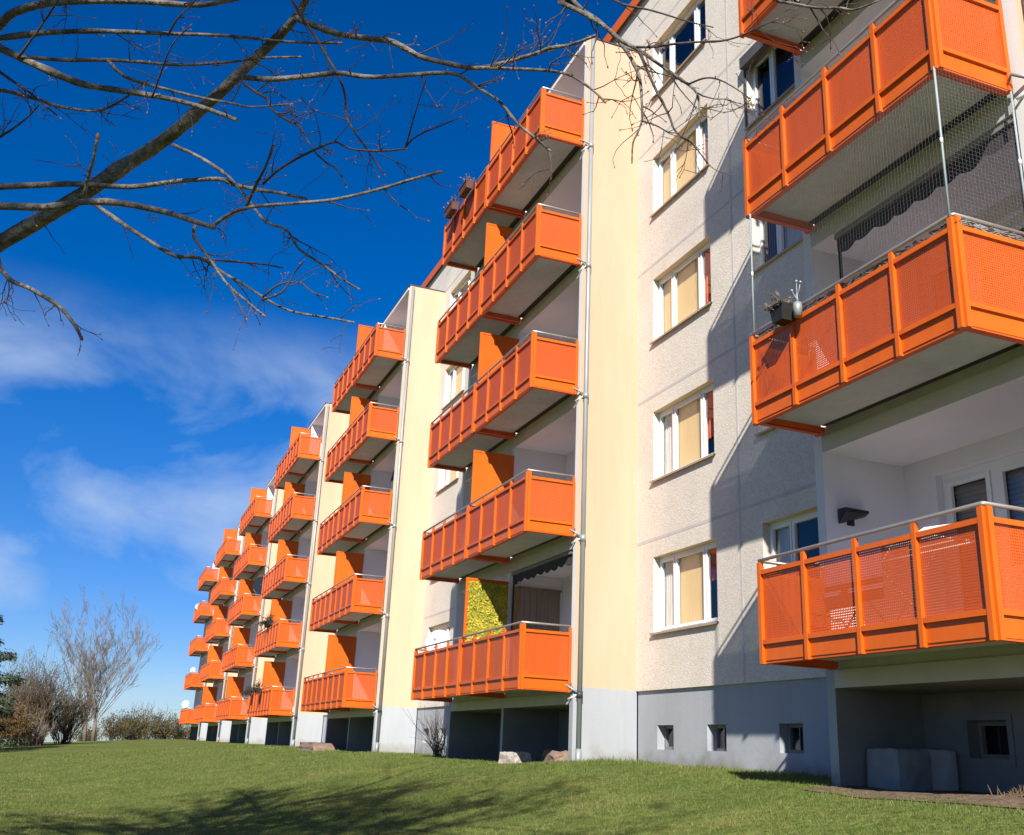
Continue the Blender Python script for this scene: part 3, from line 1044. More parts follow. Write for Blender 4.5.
# parasol leaning in a far loggia
t = thing('parasol', 'dark blue folded parasol leaning inside a third storey loggia', 'parasol', (-15.2, .25, 2 * H + .12))
mb = MB(); mb.tube([(0, 0, 0), (-.25, .1, 2.2)], .018, M['whitemetal'], 6); mb.build('pole', t)
mb = MB(); mb.tube([(-.06, .02, .55), (-.08, .03, .75), (-.2, .08, 1.75), (-.24, .098, 2.1)], [.26, .22, .09, .03], M['awning'], 10); mb.build('folded_canopy', t)

# ------------------------------------------------------------------ blocks, stones at the wall
def block(loc, dx, dy, dz, rz, label, m, rough=.012, seed=1, name='concrete_block', cat='concrete block', taper=.0):
    R = random.Random(seed); mb = MB()
    n = 5; vs = {}

    def P(i, j, k):
        key = (i, j, k)
        if key not in vs:
            u, v, w = i / n, j / n, k / n
            t = 1 - taper * w
            p = Vector(((u - .5) * dx * t, (v - .5) * dy * t, w * dz))
            e = sum(1 for q in (i, j, k) if q in (0, n))
            c = Vector((0, 0, dz / 2))
            p += (c - p) * (.035 if e == 2 else .06 if e == 3 else 0) + Vector((R.gauss(0, rough), R.gauss(0, rough), R.gauss(0, rough)))
            vs[key] = tuple(p)
        return vs[key]
    for a in range(n):
        for b in range(n):
            mb.poly([P(a, 0, b), P(a + 1, 0, b), P(a + 1, 0, b + 1), P(a, 0, b + 1)], m); mb.poly([P(a, n, b), P(a, n, b + 1), P(a + 1, n, b + 1), P(a + 1, n, b)], m)
            mb.poly([P(0, a, b), P(0, a, b + 1), P(0, a + 1, b + 1), P(0, a + 1, b)], m); mb.poly([P(n, a, b), P(n, a + 1, b), P(n, a + 1, b + 1), P(n, a, b + 1)], m)
            mb.poly([P(a, b, n), P(a + 1, b, n), P(a + 1, b + 1, n), P(a, b + 1, n)], m)
    o = mb.build(name, None, loc)
    o.rotation_euler.z = rz
    return tag(o, label, cat)


block((7.44, .53, -1.42), .52, .46, .59, .0, 'pale grey concrete block under the nearest balcony, the front one', M['concrete'], .004, 2)
block((7.38, 1.0, -1.42), .48, .40, .60, .0, 'darker concrete block under the nearest balcony, set back against the wall', M['soffit'], .004, 3)
block((-2.15, -.2, -1.38), .62, .4, .33, .2, 'pale squared stone lying in the grass before the open cellar bay', M['stone'], .010, 4, 'stone_block', 'stone', .1)
block((-1.5, .42, -1.40), 1.0, .6, .40, -.1, 'brown rough stone behind the pale one at the open cellar bay', M['redstone'], .018, 5, 'stone_block', 'stone', .3)
block((-19.4, -.55, -1.4), 2.6, .9, .36, .03, 'long reddish stone slab in the grass by the second stack of balconies', M['redstone'], .02, 6, 'stone_slab', 'stone slab', .15)


# ------------------------------------------------------------------ plants and trees
def grow(mb, p, d, length, r, depth, R, m, spread=.5, nseg=5, sides=4, kids=(3, 5), up=.1, shrink=.62, leaf=None, rmin=.004, twm=None):
    pts, rad = [p.copy()], [r]
    q = p.copy()
    for i in range(nseg):
        d = (d + Vector((R.gauss(0, .16), R.gauss(0, .16), R.gauss(0, .12) + up * .3))).normalized()
        q = q + d * length / nseg
        pts.append(q.copy()); rad.append(max(rmin, r * (1 - .75 * (i + 1) / nseg)))
    mb.tube(pts, rad, m if depth > 1 or twm is None else twm, sides if depth > 1 else 3, False)
    if leaf and depth <= 1:
        for w in pts[1:]:
            for _ in range(leaf[1]):
                s = R.uniform(.5, 1.2) * leaf[2]
                o = Vector((R.gauss(0, 1), R.gauss(0, 1), R.gauss(0, 1))) * leaf[3]
                a = Vector((R.gauss(0, 1), R.gauss(0, 1), R.gauss(0, 1))).normalized(); b = a.orthogonal().normalized()
                mb.poly([w + o, w + o + a * s + b * s * .5, w + o + a * 2 * s, w + o + a * s - b * s * .5], leaf[0])
    if depth <= 0:
        return
    for _ in range(R.randint(*kids)):
        i = R.randint(1, nseg)
        b = (pts[i] - pts[i - 1]).normalized()
        side = Vector((R.gauss(0, 1), R.gauss(0, 1), R.gauss(0, 1)))
        side = (side - b * side.dot(b)).normalized()
        grow(mb, pts[i], (b + side * R.uniform(.6, 1.2) * spread + Vector((0, 0, up))).normalized(), length * shrink * R.uniform(.7, 1.15), max(rmin, rad[i] * .62), depth - 1, R, m, spread, max(3, nseg - 1), sides, kids, up, shrink, leaf, rmin, twm)


def gpt(u, v, d):
    """ground point under the sight line (u, any) at depth d"""
    p = at(u, v, d)
    return Vector((p[0], p[1], gz(p[0], p[1]) - .1))


# far bare tree with two stems
b = gpt(88, 740, 84)
t = thing('bare_tree', 'tall pale bare tree with two stems beyond the lawn', 'tree', b)
R = random.Random(21)
side = Vector((RT[0], RT[1], 0)).normalized()
for dx, lean, hh in ((-.28, -.14, 6.3), (.42, -.06, 6.2)):
    mb = MB()
    p = side * dx
    pts = [p, p + Vector((0, 0, 2.8)) + side * lean * 2]
    mb.tube([pts[0], (pts[0] + pts[1]) / 2, pts[1]], [.17, .14, .12], M['palebark'], 8)
    mb.build('trunk', t)
    mb = MB()
    for k in range(11):
        sd = side * (lean * .9 + (k - 5) * .10 + R.gauss(0, .05)) + Vector((R.gauss(0, .2), R.gauss(0, .2), 1.2))
        grow(mb, pts[0].lerp(pts[1], R.uniform(.45, 1)), sd.normalized(), hh * R.uniform(.8, 1.1), .05, 3, R, M['palebark'], .48, 7, 4, (5, 8), .2, .42, None, .007)
    mb.build('crown', t)

# brown shrubs and small trees at the left, each its own thing


def shrub(u, d, hgt, wid, label, seed, m, leaf=None, cat='shrub', name='bare_shrub', n=26, kids=(3, 5), depth=2, up=.25, rm=.012):
    R = random.Random(seed); b = gpt(u, 742, d)
    t = thing(name, label, cat, b)
    st, tw = MB(), MB()
    for _ in range(n):
        a = R.uniform(0, 6.28); e = R.uniform(.1, 1) * wid / hgt * 1.1
        grow(tw, Vector((math.cos(a), math.sin(a), 0)) * R.uniform(0, .25) * wid, Vector((math.cos(a) * e, math.sin(a) * e, 1)).normalized(), hgt * R.uniform(.45, .75), .05 * hgt / 5, depth, R, m, .7, 5, 4, kids, up, .5, leaf, rm)
    for _ in range(4):
        st.tube([(R.gauss(0, .15), R.gauss(0, .15), 0), (R.gauss(0, .25), R.gauss(0, .25), hgt * .35)], [.04 * hgt / 4, .02 * hgt / 4], m, 6)
    st.build('stem', t); tw.build('foliage' if leaf else 'branches', t)
    return t


shrub(36, 62, 5.4, 1.9, 'dense brown bare shrub, the tallest one in the clump beyond the lawn', 31, M['browntwig'], (M['oliveleaf'], 1, .05, .12), n=46, kids=(4, 6), up=.3, rm=.009)
shrub(14, 64, 5.0, 1.9, 'dark brown bare shrub between the spruce and the tallest shrub', 41, M['browntwig'], (M['oliveleaf'], 1, .05, .12), n=44, kids=(4, 6), rm=.009)
shrub(8, 56, 2.5, 1.6, 'rusty leaved bushy shrub at the foot of the spruce', 32, M['browntwig'], (M['rustleaf'], 2, .05, .12), n=40, kids=(4, 6), rm=.009)
shrub(62, 66, 3.6, 1.8, 'low dark brown shrub between the tallest shrub and the two stemmed tree', 33, M['browntwig'], (M['oliveleaf'], 1, .05, .12), n=44, kids=(4, 6), rm=.009)
shrub(26, 57, 2.0, 2.4, 'low greyish twiggy bush in front of the brown shrub clump', 34, M['palebark'], n=40, kids=(4, 6), rm=.008)
shrub(112, 100, 3.0, 2.4, 'small brown bush just past the two stemmed tree', 35, M['browntwig'], (M['oliveleaf'], 1, .09, .15), n=30, rm=.012)
shrub(130, 104, 3.4, 3.0, 'mid sized olive brown bush in the far hedge line', 36, M['browntwig'], (M['oliveleaf'], 2, .09, .18), n=34, rm=.012)
shrub(148, 110, 4.2, 3.0, 'tallest twiggy bush of the far hedge line', 37, M['browntwig'], None, n=34, rm=.012)
shrub(166, 106, 3.0, 3.0, 'rounded greenish brown bush nearer the block in the far hedge line', 38, M['browntwig'], (M['oliveleaf'], 2, .09, .18), n=34, rm=.012)
shrub(183, 112, 2.7, 2.6, 'low bush half hidden behind the far end of the block', 39, M['browntwig'], (M['rustleaf'], 1, .09, .18), n=26, rm=.012)
shrub(84, 108, 2.6, 3.0, 'low brown bush seen behind the stems of the pale tree', 40, M['browntwig'], (M['oliveleaf'], 1, .09, .18), n=26, rm=.012)

# spruce at the left edge
b = gpt(-64, 742, 46)
t = thing('spruce_tree', 'dark green spruce with drooping boughs beyond the lawn', 'tree', b)
R = random.Random(51)
mb = MB(); mb.tube([(0, 0, 0), (0, 0, 5), (0, 0, 8.6)], [.26, .16, .02], M['bark'], 8); mb.build('trunk', t)
mb = MB()
for lay in range(10):
    z = .6 + lay * .82
    ln = 3.75 * max(0, 1 - (z / 8.5) ** 1.7) + .12
    for k in range(11):
        a = k * 6.283 / 11 + lay * .37 + R.gauss(0, .12)
        l2 = ln * R.uniform(.75, 1.12); d = Vector((math.cos(a), math.sin(a), 0)); q = Vector((0, 0, z + R.gauss(0, .12)))
        pts = [q + d * l2 * s + Vector((0, 0, -.42 * l2 * s + .33 * l2 * s * s)) for s in (0, .33, .66, 1)]
        mb.tube(pts, [.035, .025, .016, .006], M['bark'], 4, False)
        sdv = d.cross(Vector((0, 0, 1)))
        for _ in range(int(150 * l2 / 1.6) + 8):
            s = R.uniform(.12, 1.0) ** .7; i = min(2, int(s * 3)); w = pts[i].lerp(pts[i + 1], s * 3 - i)
            o = w + sdv * R.gauss(0, .15 * l2 * (1.2 - s)) + Vector((0, 0, R.gauss(-.10, .10)))
            u = (d * .7 + sdv * R.gauss(0, .9) + Vector((0, 0, R.gauss(-.5, .4)))).normalized(); v = u.orthogonal().normalized()
            sz = R.uniform(.07, .15)
            mb.poly([o, o + u * sz + v * sz * .25, o + u * sz * 2, o + u * sz - v * sz * .25], M['needle'])
mb.build('crown', t)

# bare shrub against the far cheek wall of the middle stack
b = Vector((-9.2, .55, gz(-9.2, .55) - .05))
t = thing('bare_shrub', 'leafless twiggy shrub growing against the grey plinth beside an open cellar bay', 'shrub', b)
R = random.Random(61); mb = MB()
for _ in range(34):
    a = R.uniform(0, 6.28); e = R.uniform(.05, .75)
    grow(mb, Vector((R.gauss(0, .12), R.gauss(0, .08), 0)), Vector((math.cos(a) * e - .25, math.sin(a) * e * .55 - .1, 1)).normalized(), R.uniform(.7, 1.25), .011, 1, R, M['twig'], .6, 6, 4, (3, 5), .1, .45, None, .0035)
mb.build('branches', t)
# dry plant by the soil strip
b = Vector((9.6, .05, gz(9.6, .05) - .02))
t = thing('dry_plant', 'clump of dry brown stems at the edge of the bare soil', 'plant', b)
R = random.Random(62); mb = MB()
for _ in range(260):
    a = R.uniform(0, 6.28); e = R.uniform(.1, 2.2)
    p = Vector((R.gauss(0, .12), R.gauss(0, .08), 0)); d = Vector((math.cos(a) * e, math.sin(a) * e, 1)).normalized(); l = R.uniform(.07, .15)
    mb.tube([p, p + d * l * .5, p + d * l + Vector((0, 0, -.25 * l * e))], [.005, .004, .0015], M['dryplant'], 4, False)
mb.build('stems', t)
planks = None

# ------------------------------------------------------------------ overhanging bare tree
TB = Vector((9.3, -10.4, gz(9.3, -10.4) - .2))
tree = thing('bare_tree', 'bare grey barked tree whose budding boughs overhang the lawn close by', 'tree', TB)
R = random.Random(77)


def loc3(p):
    return Vector(p) - TB


tp = [TB + Vector(q) for q in ((0, 0, 0), (.02, .03, 1.2), (.0, .06, 2.4), (.06, .05, 3.8), (.0, .12, 5.4), (.15, .1, 7.4), (.2, .2, 9.4))]
mb = MB(); mb.tube([loc3(p) for p in tp], [.27, .215, .19, .16, .12, .07, .02], M['bark'], 14); mb.build('trunk', tree)


def trunk_at(z):
    for a, c in zip(tp, tp[1:]):
        if a.z <= z <= c.z:
            return a.lerp(c, (z - a.z) / (c.z - a.z))
    return tp[-1]


# traced boughs: (start: None = from the trunk, 'o' = springs from a bough), depth at start and end, width px at start and end, pixel points
BR = [
    ('t', 5.5, 5.0, 16.5, 7.5, [(0, 243), (40, 220), (85, 193), (118, 170), (150, 150), (176, 131), (200, 110), (222, 91), (240, 73), (258, 56), (275, 40), (292, 22), (303, 6), (312, -14)]),
    ('t', 5.7, 4.9, 9, 4, [(0, 25), (15, 12), (50, 3), (100, 1), (150, 2), (200, 5), (250, -4), (300, -12)]),
    ('t', 5.6, 5.0, 6, 2.4, [(0, 38), (43, 33), (90, 31), (126, 32), (180, 34), (230, 36), (290, 42), (338, 43)]),
    ('t', 5.3, 4.8, 8, 4, [(0, 48), (36, 65), (79, 83), (110, 89), (137, 93), (170, 99), (201, 107), (237, 120)]),
    ('o', 5.35, 4.9, 4.5, 2, [(28, 57), (60, 60), (108, 60), (140, 62), (180, 65), (230, 62), (260, 58), (298, 57)]),
    ('o', 5.2, 4.9, 4, 1.6, [(108, 60), (124, 76), (158, 87), (198, 97), (230, 103), (252, 107), (290, 104)]),
    ('t', 5.5, 4.8, 6.5, 3, [(0, 187), (40, 185), (80, 184), (130, 187), (180, 181), (219, 179), (232, 184), (260, 190), (280, 193), (303, 198)]),
    ('t', 5.1, 4.5, 8, 5, [(0, 206), (46, 207), (83, 202), (119, 203), (165, 212), (190, 220), (216, 228)]),
    ('o', 4.55, 4.2, 4, 3.4, [(212, 227), (228, 215), (251, 207), (299, 203), (338, 199), (384, 188), (410, 180), (436, 173)]),
    ('o', 4.5, 4.4, 3.2, 2.6, [(246, 208), (256, 185), (265, 168), (272, 150)]),
    ('o', 5.2, 5.1, 4, 3, [(84, 196), (88, 178), (93, 160), (97, 140)]),
    ('o', 5.1, 4.5, 5, 2, [(93, 203), (126, 226), (154, 244), (175, 256), (200, 258), (225, 274), (243, 284), (263, 297), (290, 311), (330, 318), (352, 322)]),
    ('o', 5.1, 4.7, 4, 2, [(173, 145), (201, 158), (230, 178), (252, 205), (266, 222), (287, 230), (299, 249), (322, 264), (342, 279), (357, 288)]),
    ('o', 4.6, 4.4, 3.6, 2.2, [(196, 225), (194, 237), (212, 262), (226, 283), (245, 300), (262, 314)]),
    ('t', 5.2, 4.9, 5, 3.6, [(0, 268), (12, 281), (27, 287), (45, 297), (60, 307), (74, 324), (80, 335)]),
    ('o', 5.05, 4.0, 6, 2.6, [(240, 77), (262, 79), (279, 79), (310, 76), (338, 73), (358, 76), (378, 77), (410, 75), (440, 73), (458, 75), (477, 87), (500, 102), (516, 122), (534, 137), (548, 149)]),
    ('o', 4.2, 4.1, 2.6, 1.6, [(548, 149), (551, 162), (551, 178)]),
    ('o', 5.0, 4.0, 7, 3.2, [(296, 18), (318, 27), (338, 34), (365, 38), (390, 41), (408, 50), (421, 57), (445, 63), (472, 68), (492, 66), (513, 60), (535, 54), (551, 48), (570, 45), (592, 37)]),
    ('o', 4.2, 3.9, 4, 2, [(472, 68), (490, 68), (513, 69), (540, 70), (563, 73), (576, 78), (586, 85), (596, 93), (604, 101)]),
    ('t', 4.6, 3.8, 5.5, 2, [(545, -12), (560, 2), (581, 12), (604, 26), (622, 41), (639, 50), (663, 67), (689, 85), (696, 92), (699, 102), (699, 116)]),
    ('o', 4.5, 3.9, 5, 1.8, [(566, -8), (580, 8), (601, 23), (616, 38), (627, 52), (634, 64), (639, 76), (641, 88), (642, 106), (642, 120), (638, 132), (633, 143), (632, 161)]),
    ('o', 4.1, 3.8, 3.4, 1.6, [(639, 50), (645, 65), (651, 79), (658, 94), (663, 103), (670, 118), (674, 129), (682, 137), (692, 143), (708, 164)]),
    ('o', 4.1, 3.8, 2.8, 1.4, [(636, 47), (652, 47), (674, 44), (698, 42), (721, 41), (740, 36), (757, 28), (775, 20)]),
    ('t', 4.4, 4.0, 4, 1.8, [(760, -14), (776, 0), (790, 3), (805, 6), (820, 8), (840, 8), (852, 10), (866, 6), (880, 0)]),
    ('o', 4.9, 4.6, 3.2, 1.8, [(288, -8), (300, 14), (315, 36), (327, 57), (338, 75), (345, 95), (346, 115), (354, 131), (362, 142), (373, 158), (384, 174)]),
    ('o', 5.0, 4.6, 3, 1.5, [(243, 83), (256, 92), (267, 99), (272, 109), (285, 119), (299, 126), (307, 140), (315, 152), (327, 163), (338, 170), (346, 186)]),
    ('o', 4.8, 4.3, 3, 2, [(263, 184), (277, 171), (291, 162), (312, 151), (334, 142), (346, 147), (358, 150), (382, 151), (405, 149)]),
    ('o', 4.35, 4.2, 2.2, 1.3, [(405, 148), (412, 140), (421, 134), (440, 126), (459, 118)]),
    ('o', 4.35, 4.2, 2, 1.0, [(406, 146), (411, 128), (418, 104), (426, 80)]),
    ('t', 5.6, 5.1, 4, 1.8, [(0, 90), (18, 94), (36, 99), (58, 106), (79, 110), (95, 111), (108, 108), (128, 96), (147, 81)]),
    ('t', 5.7, 5.3, 3, 1.4, [(0, 72), (14, 82), (29, 92), (48, 108), (60, 118)]),
    ('t', 5.6, 5.4, 2.6, 1.2, [(0, 137), (14, 128), (28, 117), (39, 105)]),
    ('o', 5.2, 5.0, 3, 1.6, [(18, 58), (34, 36), (48, 16), (62, -6)]),
    ('o', 5.0, 4.8, 2.4, 1.2, [(168, 36), (178, 18), (192, 4), (205, -10)]),
    ('o', 5.0, 4.8, 2.2, 1.2, [(152, 98), (162, 70), (172, 45), (190, 26)]),
    ('o', 5.0, 4.7, 2.6, 1.2, [(200, 258), (226, 261), (252, 263), (268, 265), (283, 268)]),
    ('o', 4.6, 4.5, 2.4, 1.4, [(263, 297), (280, 284), (300, 283), (312, 292), (326, 297)]),
    ('o', 4.4, 4.3, 2.4, 1.4, [(228, 284), (237, 300), (246, 318)]),
    ('o', 4.6, 4.4, 2.2, 1.3, [(262, 300), (282, 292), (295, 272), (304, 261)]),
    ('t', 5.0, 4.6, 2.6, 1.2, [(590, -10), (622, 4), (650, 10), (690, 22), (712, 27)]),
    ('o', 4.0, 3.8, 2.2, 1.0, [(689, 84), (705, 78), (720, 80), (738, 90), (748, 97)]),
    ('o', 4.0, 3.8, 2.0, 1.0, [(642, 121), (655, 125), (668, 132), (676, 133)]),
]
tipbuds = []
twm = MB()
budm = MB()


def bud(p, d, s):
    budm.tube([p, p + d * s * .8, p + d * s * 1.6, p + d * s * 2.2], [s * .35, s * .62, s * .5, s * .08], M['bud'], 6, False)


def inframe(P):
    u, v = pj(P)
    return -15 < u < 1040 and -15 < v < 850


def twig(p, d, ln, r, depth, wander=.2):
    n = 5; pts = [p.copy()]; q = p.copy()
    for i in range(n):
        d = (d + Vector((R.gauss(0, wander), R.gauss(0, wander), R.gauss(0, wander)))).normalized()
        q = q + d * ln / n
        pts.append(q.copy())
    rad = [max(.0011, r * (1 - .7 * i / n)) for i in range(n + 1)]
    twm.tube([loc3(x) for x in pts], rad, M['twig'], 4, False)
    bud(loc3(pts[-1]), d, r * 1.0 + .0022)
    for x in pts[1:-1]:
        if R.random() < .5:
            bud(loc3(x), (d + Vector((R.gauss(0, 1), R.gauss(0, 1), R.gauss(0, 1)))).normalized(), .0026)
    if depth > 0:
        for _ in range(R.randint(1, 3)):
            i = R.randint(1, n - 1)
            s = Vector((R.gauss(0, 1), R.gauss(0, 1), R.gauss(0, 1))).normalized()
            twig(pts[i], ((pts[i + 1] - pts[i]).normalized() * .7 + s * .8).normalized(), ln * R.uniform(.35, .65), rad[i] * .75, depth - 1, wander)


for kind, d0, d1, w0, w1, px in BR:
    n = len(px)
    ctrl = [Vector(at(u, v, d0 + (d1 - d0) * i / (n - 1) + (R.gauss(0, .03) if 0 < i < n - 1 else 0))) for i, (u, v) in enumerate(px)]
    rad = [(w0 + (w1 - w0) * i / (n - 1)) * (d0 + (d1 - d0) * i / (n - 1)) / FPX / 2.05 for i in range(n)]
    if kind == 't':          # join to the trunk, outside the picture
        s = ctrl[0]
        zt = min(max(s.z - .5, TB.z + 1.9), 6.0)
        if px[0][1] < 0:
            a = trunk_at(4.2)
            mids = [a.lerp(s, .35) + Vector((0, 0, .9)), a.lerp(s, .7) + Vector((0, 0, .75))]
        else:
            a = trunk_at(zt)
            dd = (ctrl[1] - s).normalized()
            e1 = s - dd * .3
            mids = [a.lerp(e1, .55) + Vector((0, 0, -.05)), e1]
        pre = [a] + mids
        ctrl = pre + ctrl
        rad = [rad[0] * (1.7 - .5 * i / len(pre)) for i in range(len(pre))] + rad
    # smooth subdivision (Catmull-Rom)
    P, Q = [], []
    for i in range(len(ctrl) - 1):
        p0, p1, p2, p3 = ctrl[max(i - 1, 0)], ctrl[i], ctrl[i + 1], ctrl[min(i + 2, len(ctrl) - 1)]
        for k in range(3):
            s = k / 3
            P.append(.5 * ((2 * p1) + (p2 - p0) * s + (2 * p0 - 5 * p1 + 4 * p2 - p3) * s * s + (3 * p1 - p0 - 3 * p2 + p3) * s ** 3)); Q.append(rad[i] + (rad[i + 1] - rad[i]) * s)
    P.append(ctrl[-1]); Q.append(rad[-1])
    Q = [q * (1 + .10 * noise.noise((i * .7, w0, d0))) * (1.16 if R.random() < .08 else 1) for i, q in enumerate(Q)]
    mb = MB()
    mb.tube([loc3(p) for p in P], Q, M['bark'] if w0 > 3.5 else M['twig'], 10 if w0 > 5 else 6)
    mb.build('branch', tree)
    if w1 < 3.8:
        bud(loc3(P[-1]), (P[-1] - P[-2]).normalized(), max(Q[-1] * 1.9, .006))
    # side twigs
    m = int(len(P) * (.46 if w0 < 5 else .42))
    for _ in range(m):
        i = R.randint(2, len(P) - 2)
        d = (P[i + 1] - P[i]).normalized()
        s = Vector((R.gauss(0, 1), R.gauss(0, 1), R.gauss(0, 1)))
        s = (s - d * s.dot(d)).normalized()
        if R.random() < .35:
            bud(loc3(P[i] + s * Q[i] * .8), s, .0045)
            continue
        twig(P[i], (d * R.uniform(.3, 1.1) + s).normalized(), R.uniform(.06, .28), min(.0038, Q[i] * .6), R.choice((0, 1, 1, 2)))

# boughs of the crown that stay outside the picture and shade the lawn
crown = MB()


def bough(p, d, ln, r, depth):
    n = 6; pts = [p.copy()]; rad = [r]; q = p.copy()
    for i in range(n):
        d = (d + Vector((R.gauss(0, .16), R.gauss(0, .16), R.gauss(0, .14)))).normalized()
        q = q + d * ln / n
        if inframe(q) or pj(q)[0] > -30 and pj(q)[1] > -30 and pj(q)[1] < 900:
            break
        pts.append(q.copy()); rad.append(max(.003, r * (1 - .8 * (i + 1) / n)))
    if len(pts) < 3:
        return
    crown.tube([loc3(x) for x in pts], rad, M['bark'] if depth > 1 else M['twig'], 7 if depth > 1 else 4, False)
    if depth <= 0:
        return
    for _ in range(R.randint(4, 6)):
        i = R.randint(1, len(pts) - 1)
        b = (pts[i] - pts[i - 1]).normalized(); s = Vector((R.gauss(0, 1), R.gauss(0, 1), R.gauss(0, 1)))
        s = (s - b * s.dot(b)).normalized()
        bough(pts[i], (b * .7 + s * .8 + Vector((0, 0, .15))).normalized(), ln * R.uniform(.4, .7), rad[i] * .6, depth - 1)


for k in range(30):
    z = R.uniform(1.2, 6.4)
    a = R.uniform(0, 6.283) if k % 2 else R.uniform(-.9, .9)
    bough(trunk_at(z), Vector((math.cos(a), math.sin(a), R.uniform(.2, .9))).normalized(), R.uniform(2.6, 4.8), .065, 3)
for k in range(5):
    a = trunk_at(R.uniform(2.6, 6.2))
    tgt = Vector((R.uniform(10.5, 15.0), R.uniform(-9.6, -7.4), R.uniform(3.6, 6.8)))
    bough(a, (tgt - a).normalized(), (tgt - a).length * 1.05, .06, 3)
crown.build('crown', tree)
twm.build('twigs', tree)
budm.build('buds', tree)

# tall ivy clad trees behind the viewpoint, up-sun of the lawn
for tx, ty, seed, nb_, lbl in ((22.6, -14.5, 91, 56, 'tall ivy clad tree standing on the lawn opposite the block, the nearer one'),
                               (18.8, -16.2, 92, 56, 'tall ivy clad tree standing on the lawn opposite the block, farther along the lawn')):
    b = Vector((tx, ty, gz(tx, ty) - .2))
    t = thing('ivy_tree', lbl, 'tree', b)
    R = random.Random(seed)
    mb = MB(); mb.tube([(0, 0, 0), (.1, .1, 6), (0, 0, 12), (.2, 0, 18.5)], [.34, .27, .17, .04], M['bark'], 10); mb.build('trunk', t)
    mb = MB(); lf = MB()
    for k in range(nb_):
        z = R.uniform(10.2, 17.2); a = R.uniform(0, 6.283)
        l = R.uniform(2.4, 6.0) * (1 - abs(z - 13.4) / 6.0)
        d = Vector((math.cos(a), math.sin(a), R.uniform(.0, .5))).normalized()
        p0 = Vector((0, 0, z)); pts = [p0, p0 + d * l * .5 + Vector((0, 0, .15)), p0 + d * l]
        mb.tube(pts, [.06, .04, .012], M['bark'], 5, False)
        for _ in range(10):
            s_ = R.uniform(.25, 1); c0 = pts[0].lerp(pts[2], s_)
            dd = Vector((R.gauss(0, 1), R.gauss(0, 1), R.gauss(0, .7))).normalized(); e1 = c0 + dd * R.uniform(.3, .9)
            mb.tube([c0, e1], [.012, .004], M['twig'], 4, False)
            for _ in range(4):
                c = c0.lerp(e1, R.uniform(.2, 1.1)) + Vector((R.gauss(0, .08), R.gauss(0, .08), R.gauss(0, .08)))
                u = Vector((R.gauss(0, 1), R.gauss(0, 1), R.gauss(0, 1))).normalized(); v = u.orthogonal().normalized(); q = R.uniform(.06, .14)
                lf.poly([c, c + u * q + v * q * .6, c + u * 2 * q, c + u * q - v * q * .6], M['plantgreen'])
    mb.build('branch', t); lf.build('crown', t)

# ------------------------------------------------------------------ grass
def grass_mesh(nb, seed):
    g = np.random.default_rng(seed)
    X = []; cnt = 0
    out_v = []
    # sample in the wedge the lawn occupies, denser close by
    while cnt < nb:
        n = nb
        r = np.exp(g.uniform(math.log(4.5), math.log(48), n)); th = g.uniform(-.62, .66, n)
        ux = -math.sin(YAW) * np.cos(th) + math.cos(YAW) * np.sin(th) * 1.0
        uy = math.cos(YAW) * np.cos(th) + math.sin(YAW) * np.sin(th)
        x = CAM[0] + r * ux; y = CAM[1] + r * uy
        inbay = ((x > 6.95) & (x < 10.6) & (y > -.62 + .6 * np.clip(8.0 - x, 0, 1) + .1 * np.sin(x * 5) + np.minimum(.16, np.abs(g.normal(0, .14, n)))))
        cav = np.zeros_like(inbay)
        for s in range(6):
            cav |= (x > -MOD * s - 7.0) & (x < -MOD * s) & (y > .05)
        ok = (y < 1.22) & ~inbay & ~cav
        X.append(np.stack([x[ok], y[ok], r[ok]], 1)); cnt += ok.sum()
    X = np.concatenate(X)[:nb]
    z = np.array([gz(a, c) for a, c in X[:, :2]])
    n = len(X)
    tuft = np.array([noise.noise((a * 1.1, c * 1.1, 9)) for a, c in X[:, :2]])
    edge = np.exp(-np.abs(X[:, 1] - 1.0) / .35) * ((X[:, 0] > 0) & (X[:, 0] < 7)) + np.exp(-((X[:, 0] - 1.2) / 1.4) ** 2 - ((X[:, 1] - .2) / .7) ** 2)
    h = g.uniform(.014, .037, n) * (1 + .5 * tuft) * (1 + 1.5 * edge * g.uniform(0, 1, n)) * (1 + X[:, 2] / 60)
    a = g.uniform(0, 6.283, n); w = (.0016 + X[:, 2] * .00020) * g.uniform(.7, 1.3, n)
    lean = g.normal(0, .45, (n, 2)) * h[:, None]
    base = np.stack([X[:, 0], X[:, 1], z - .004], 1)
    dx = np.stack([np.cos(a) * w, np.sin(a) * w, np.zeros(n)], 1)
    tip = base + np.stack([lean[:, 0], lean[:, 1], h], 1)
    V = np.stack([base - dx, base + dx, tip], 1).reshape(-1, 3)
    me = bpy.data.meshes.new('grass')
    me.vertices.add(n * 3); me.vertices.foreach_set('co', V.astype(np.float32).ravel())
    me.loops.add(n * 3); me.loops.foreach_set('vertex_index', np.arange(n * 3, dtype=np.int32))
    me.polygons.add(n); me.polygons.foreach_set('loop_start', np.arange(0, n * 3, 3, dtype=np.int32))
    me.update(calc_edges=True)
    return me


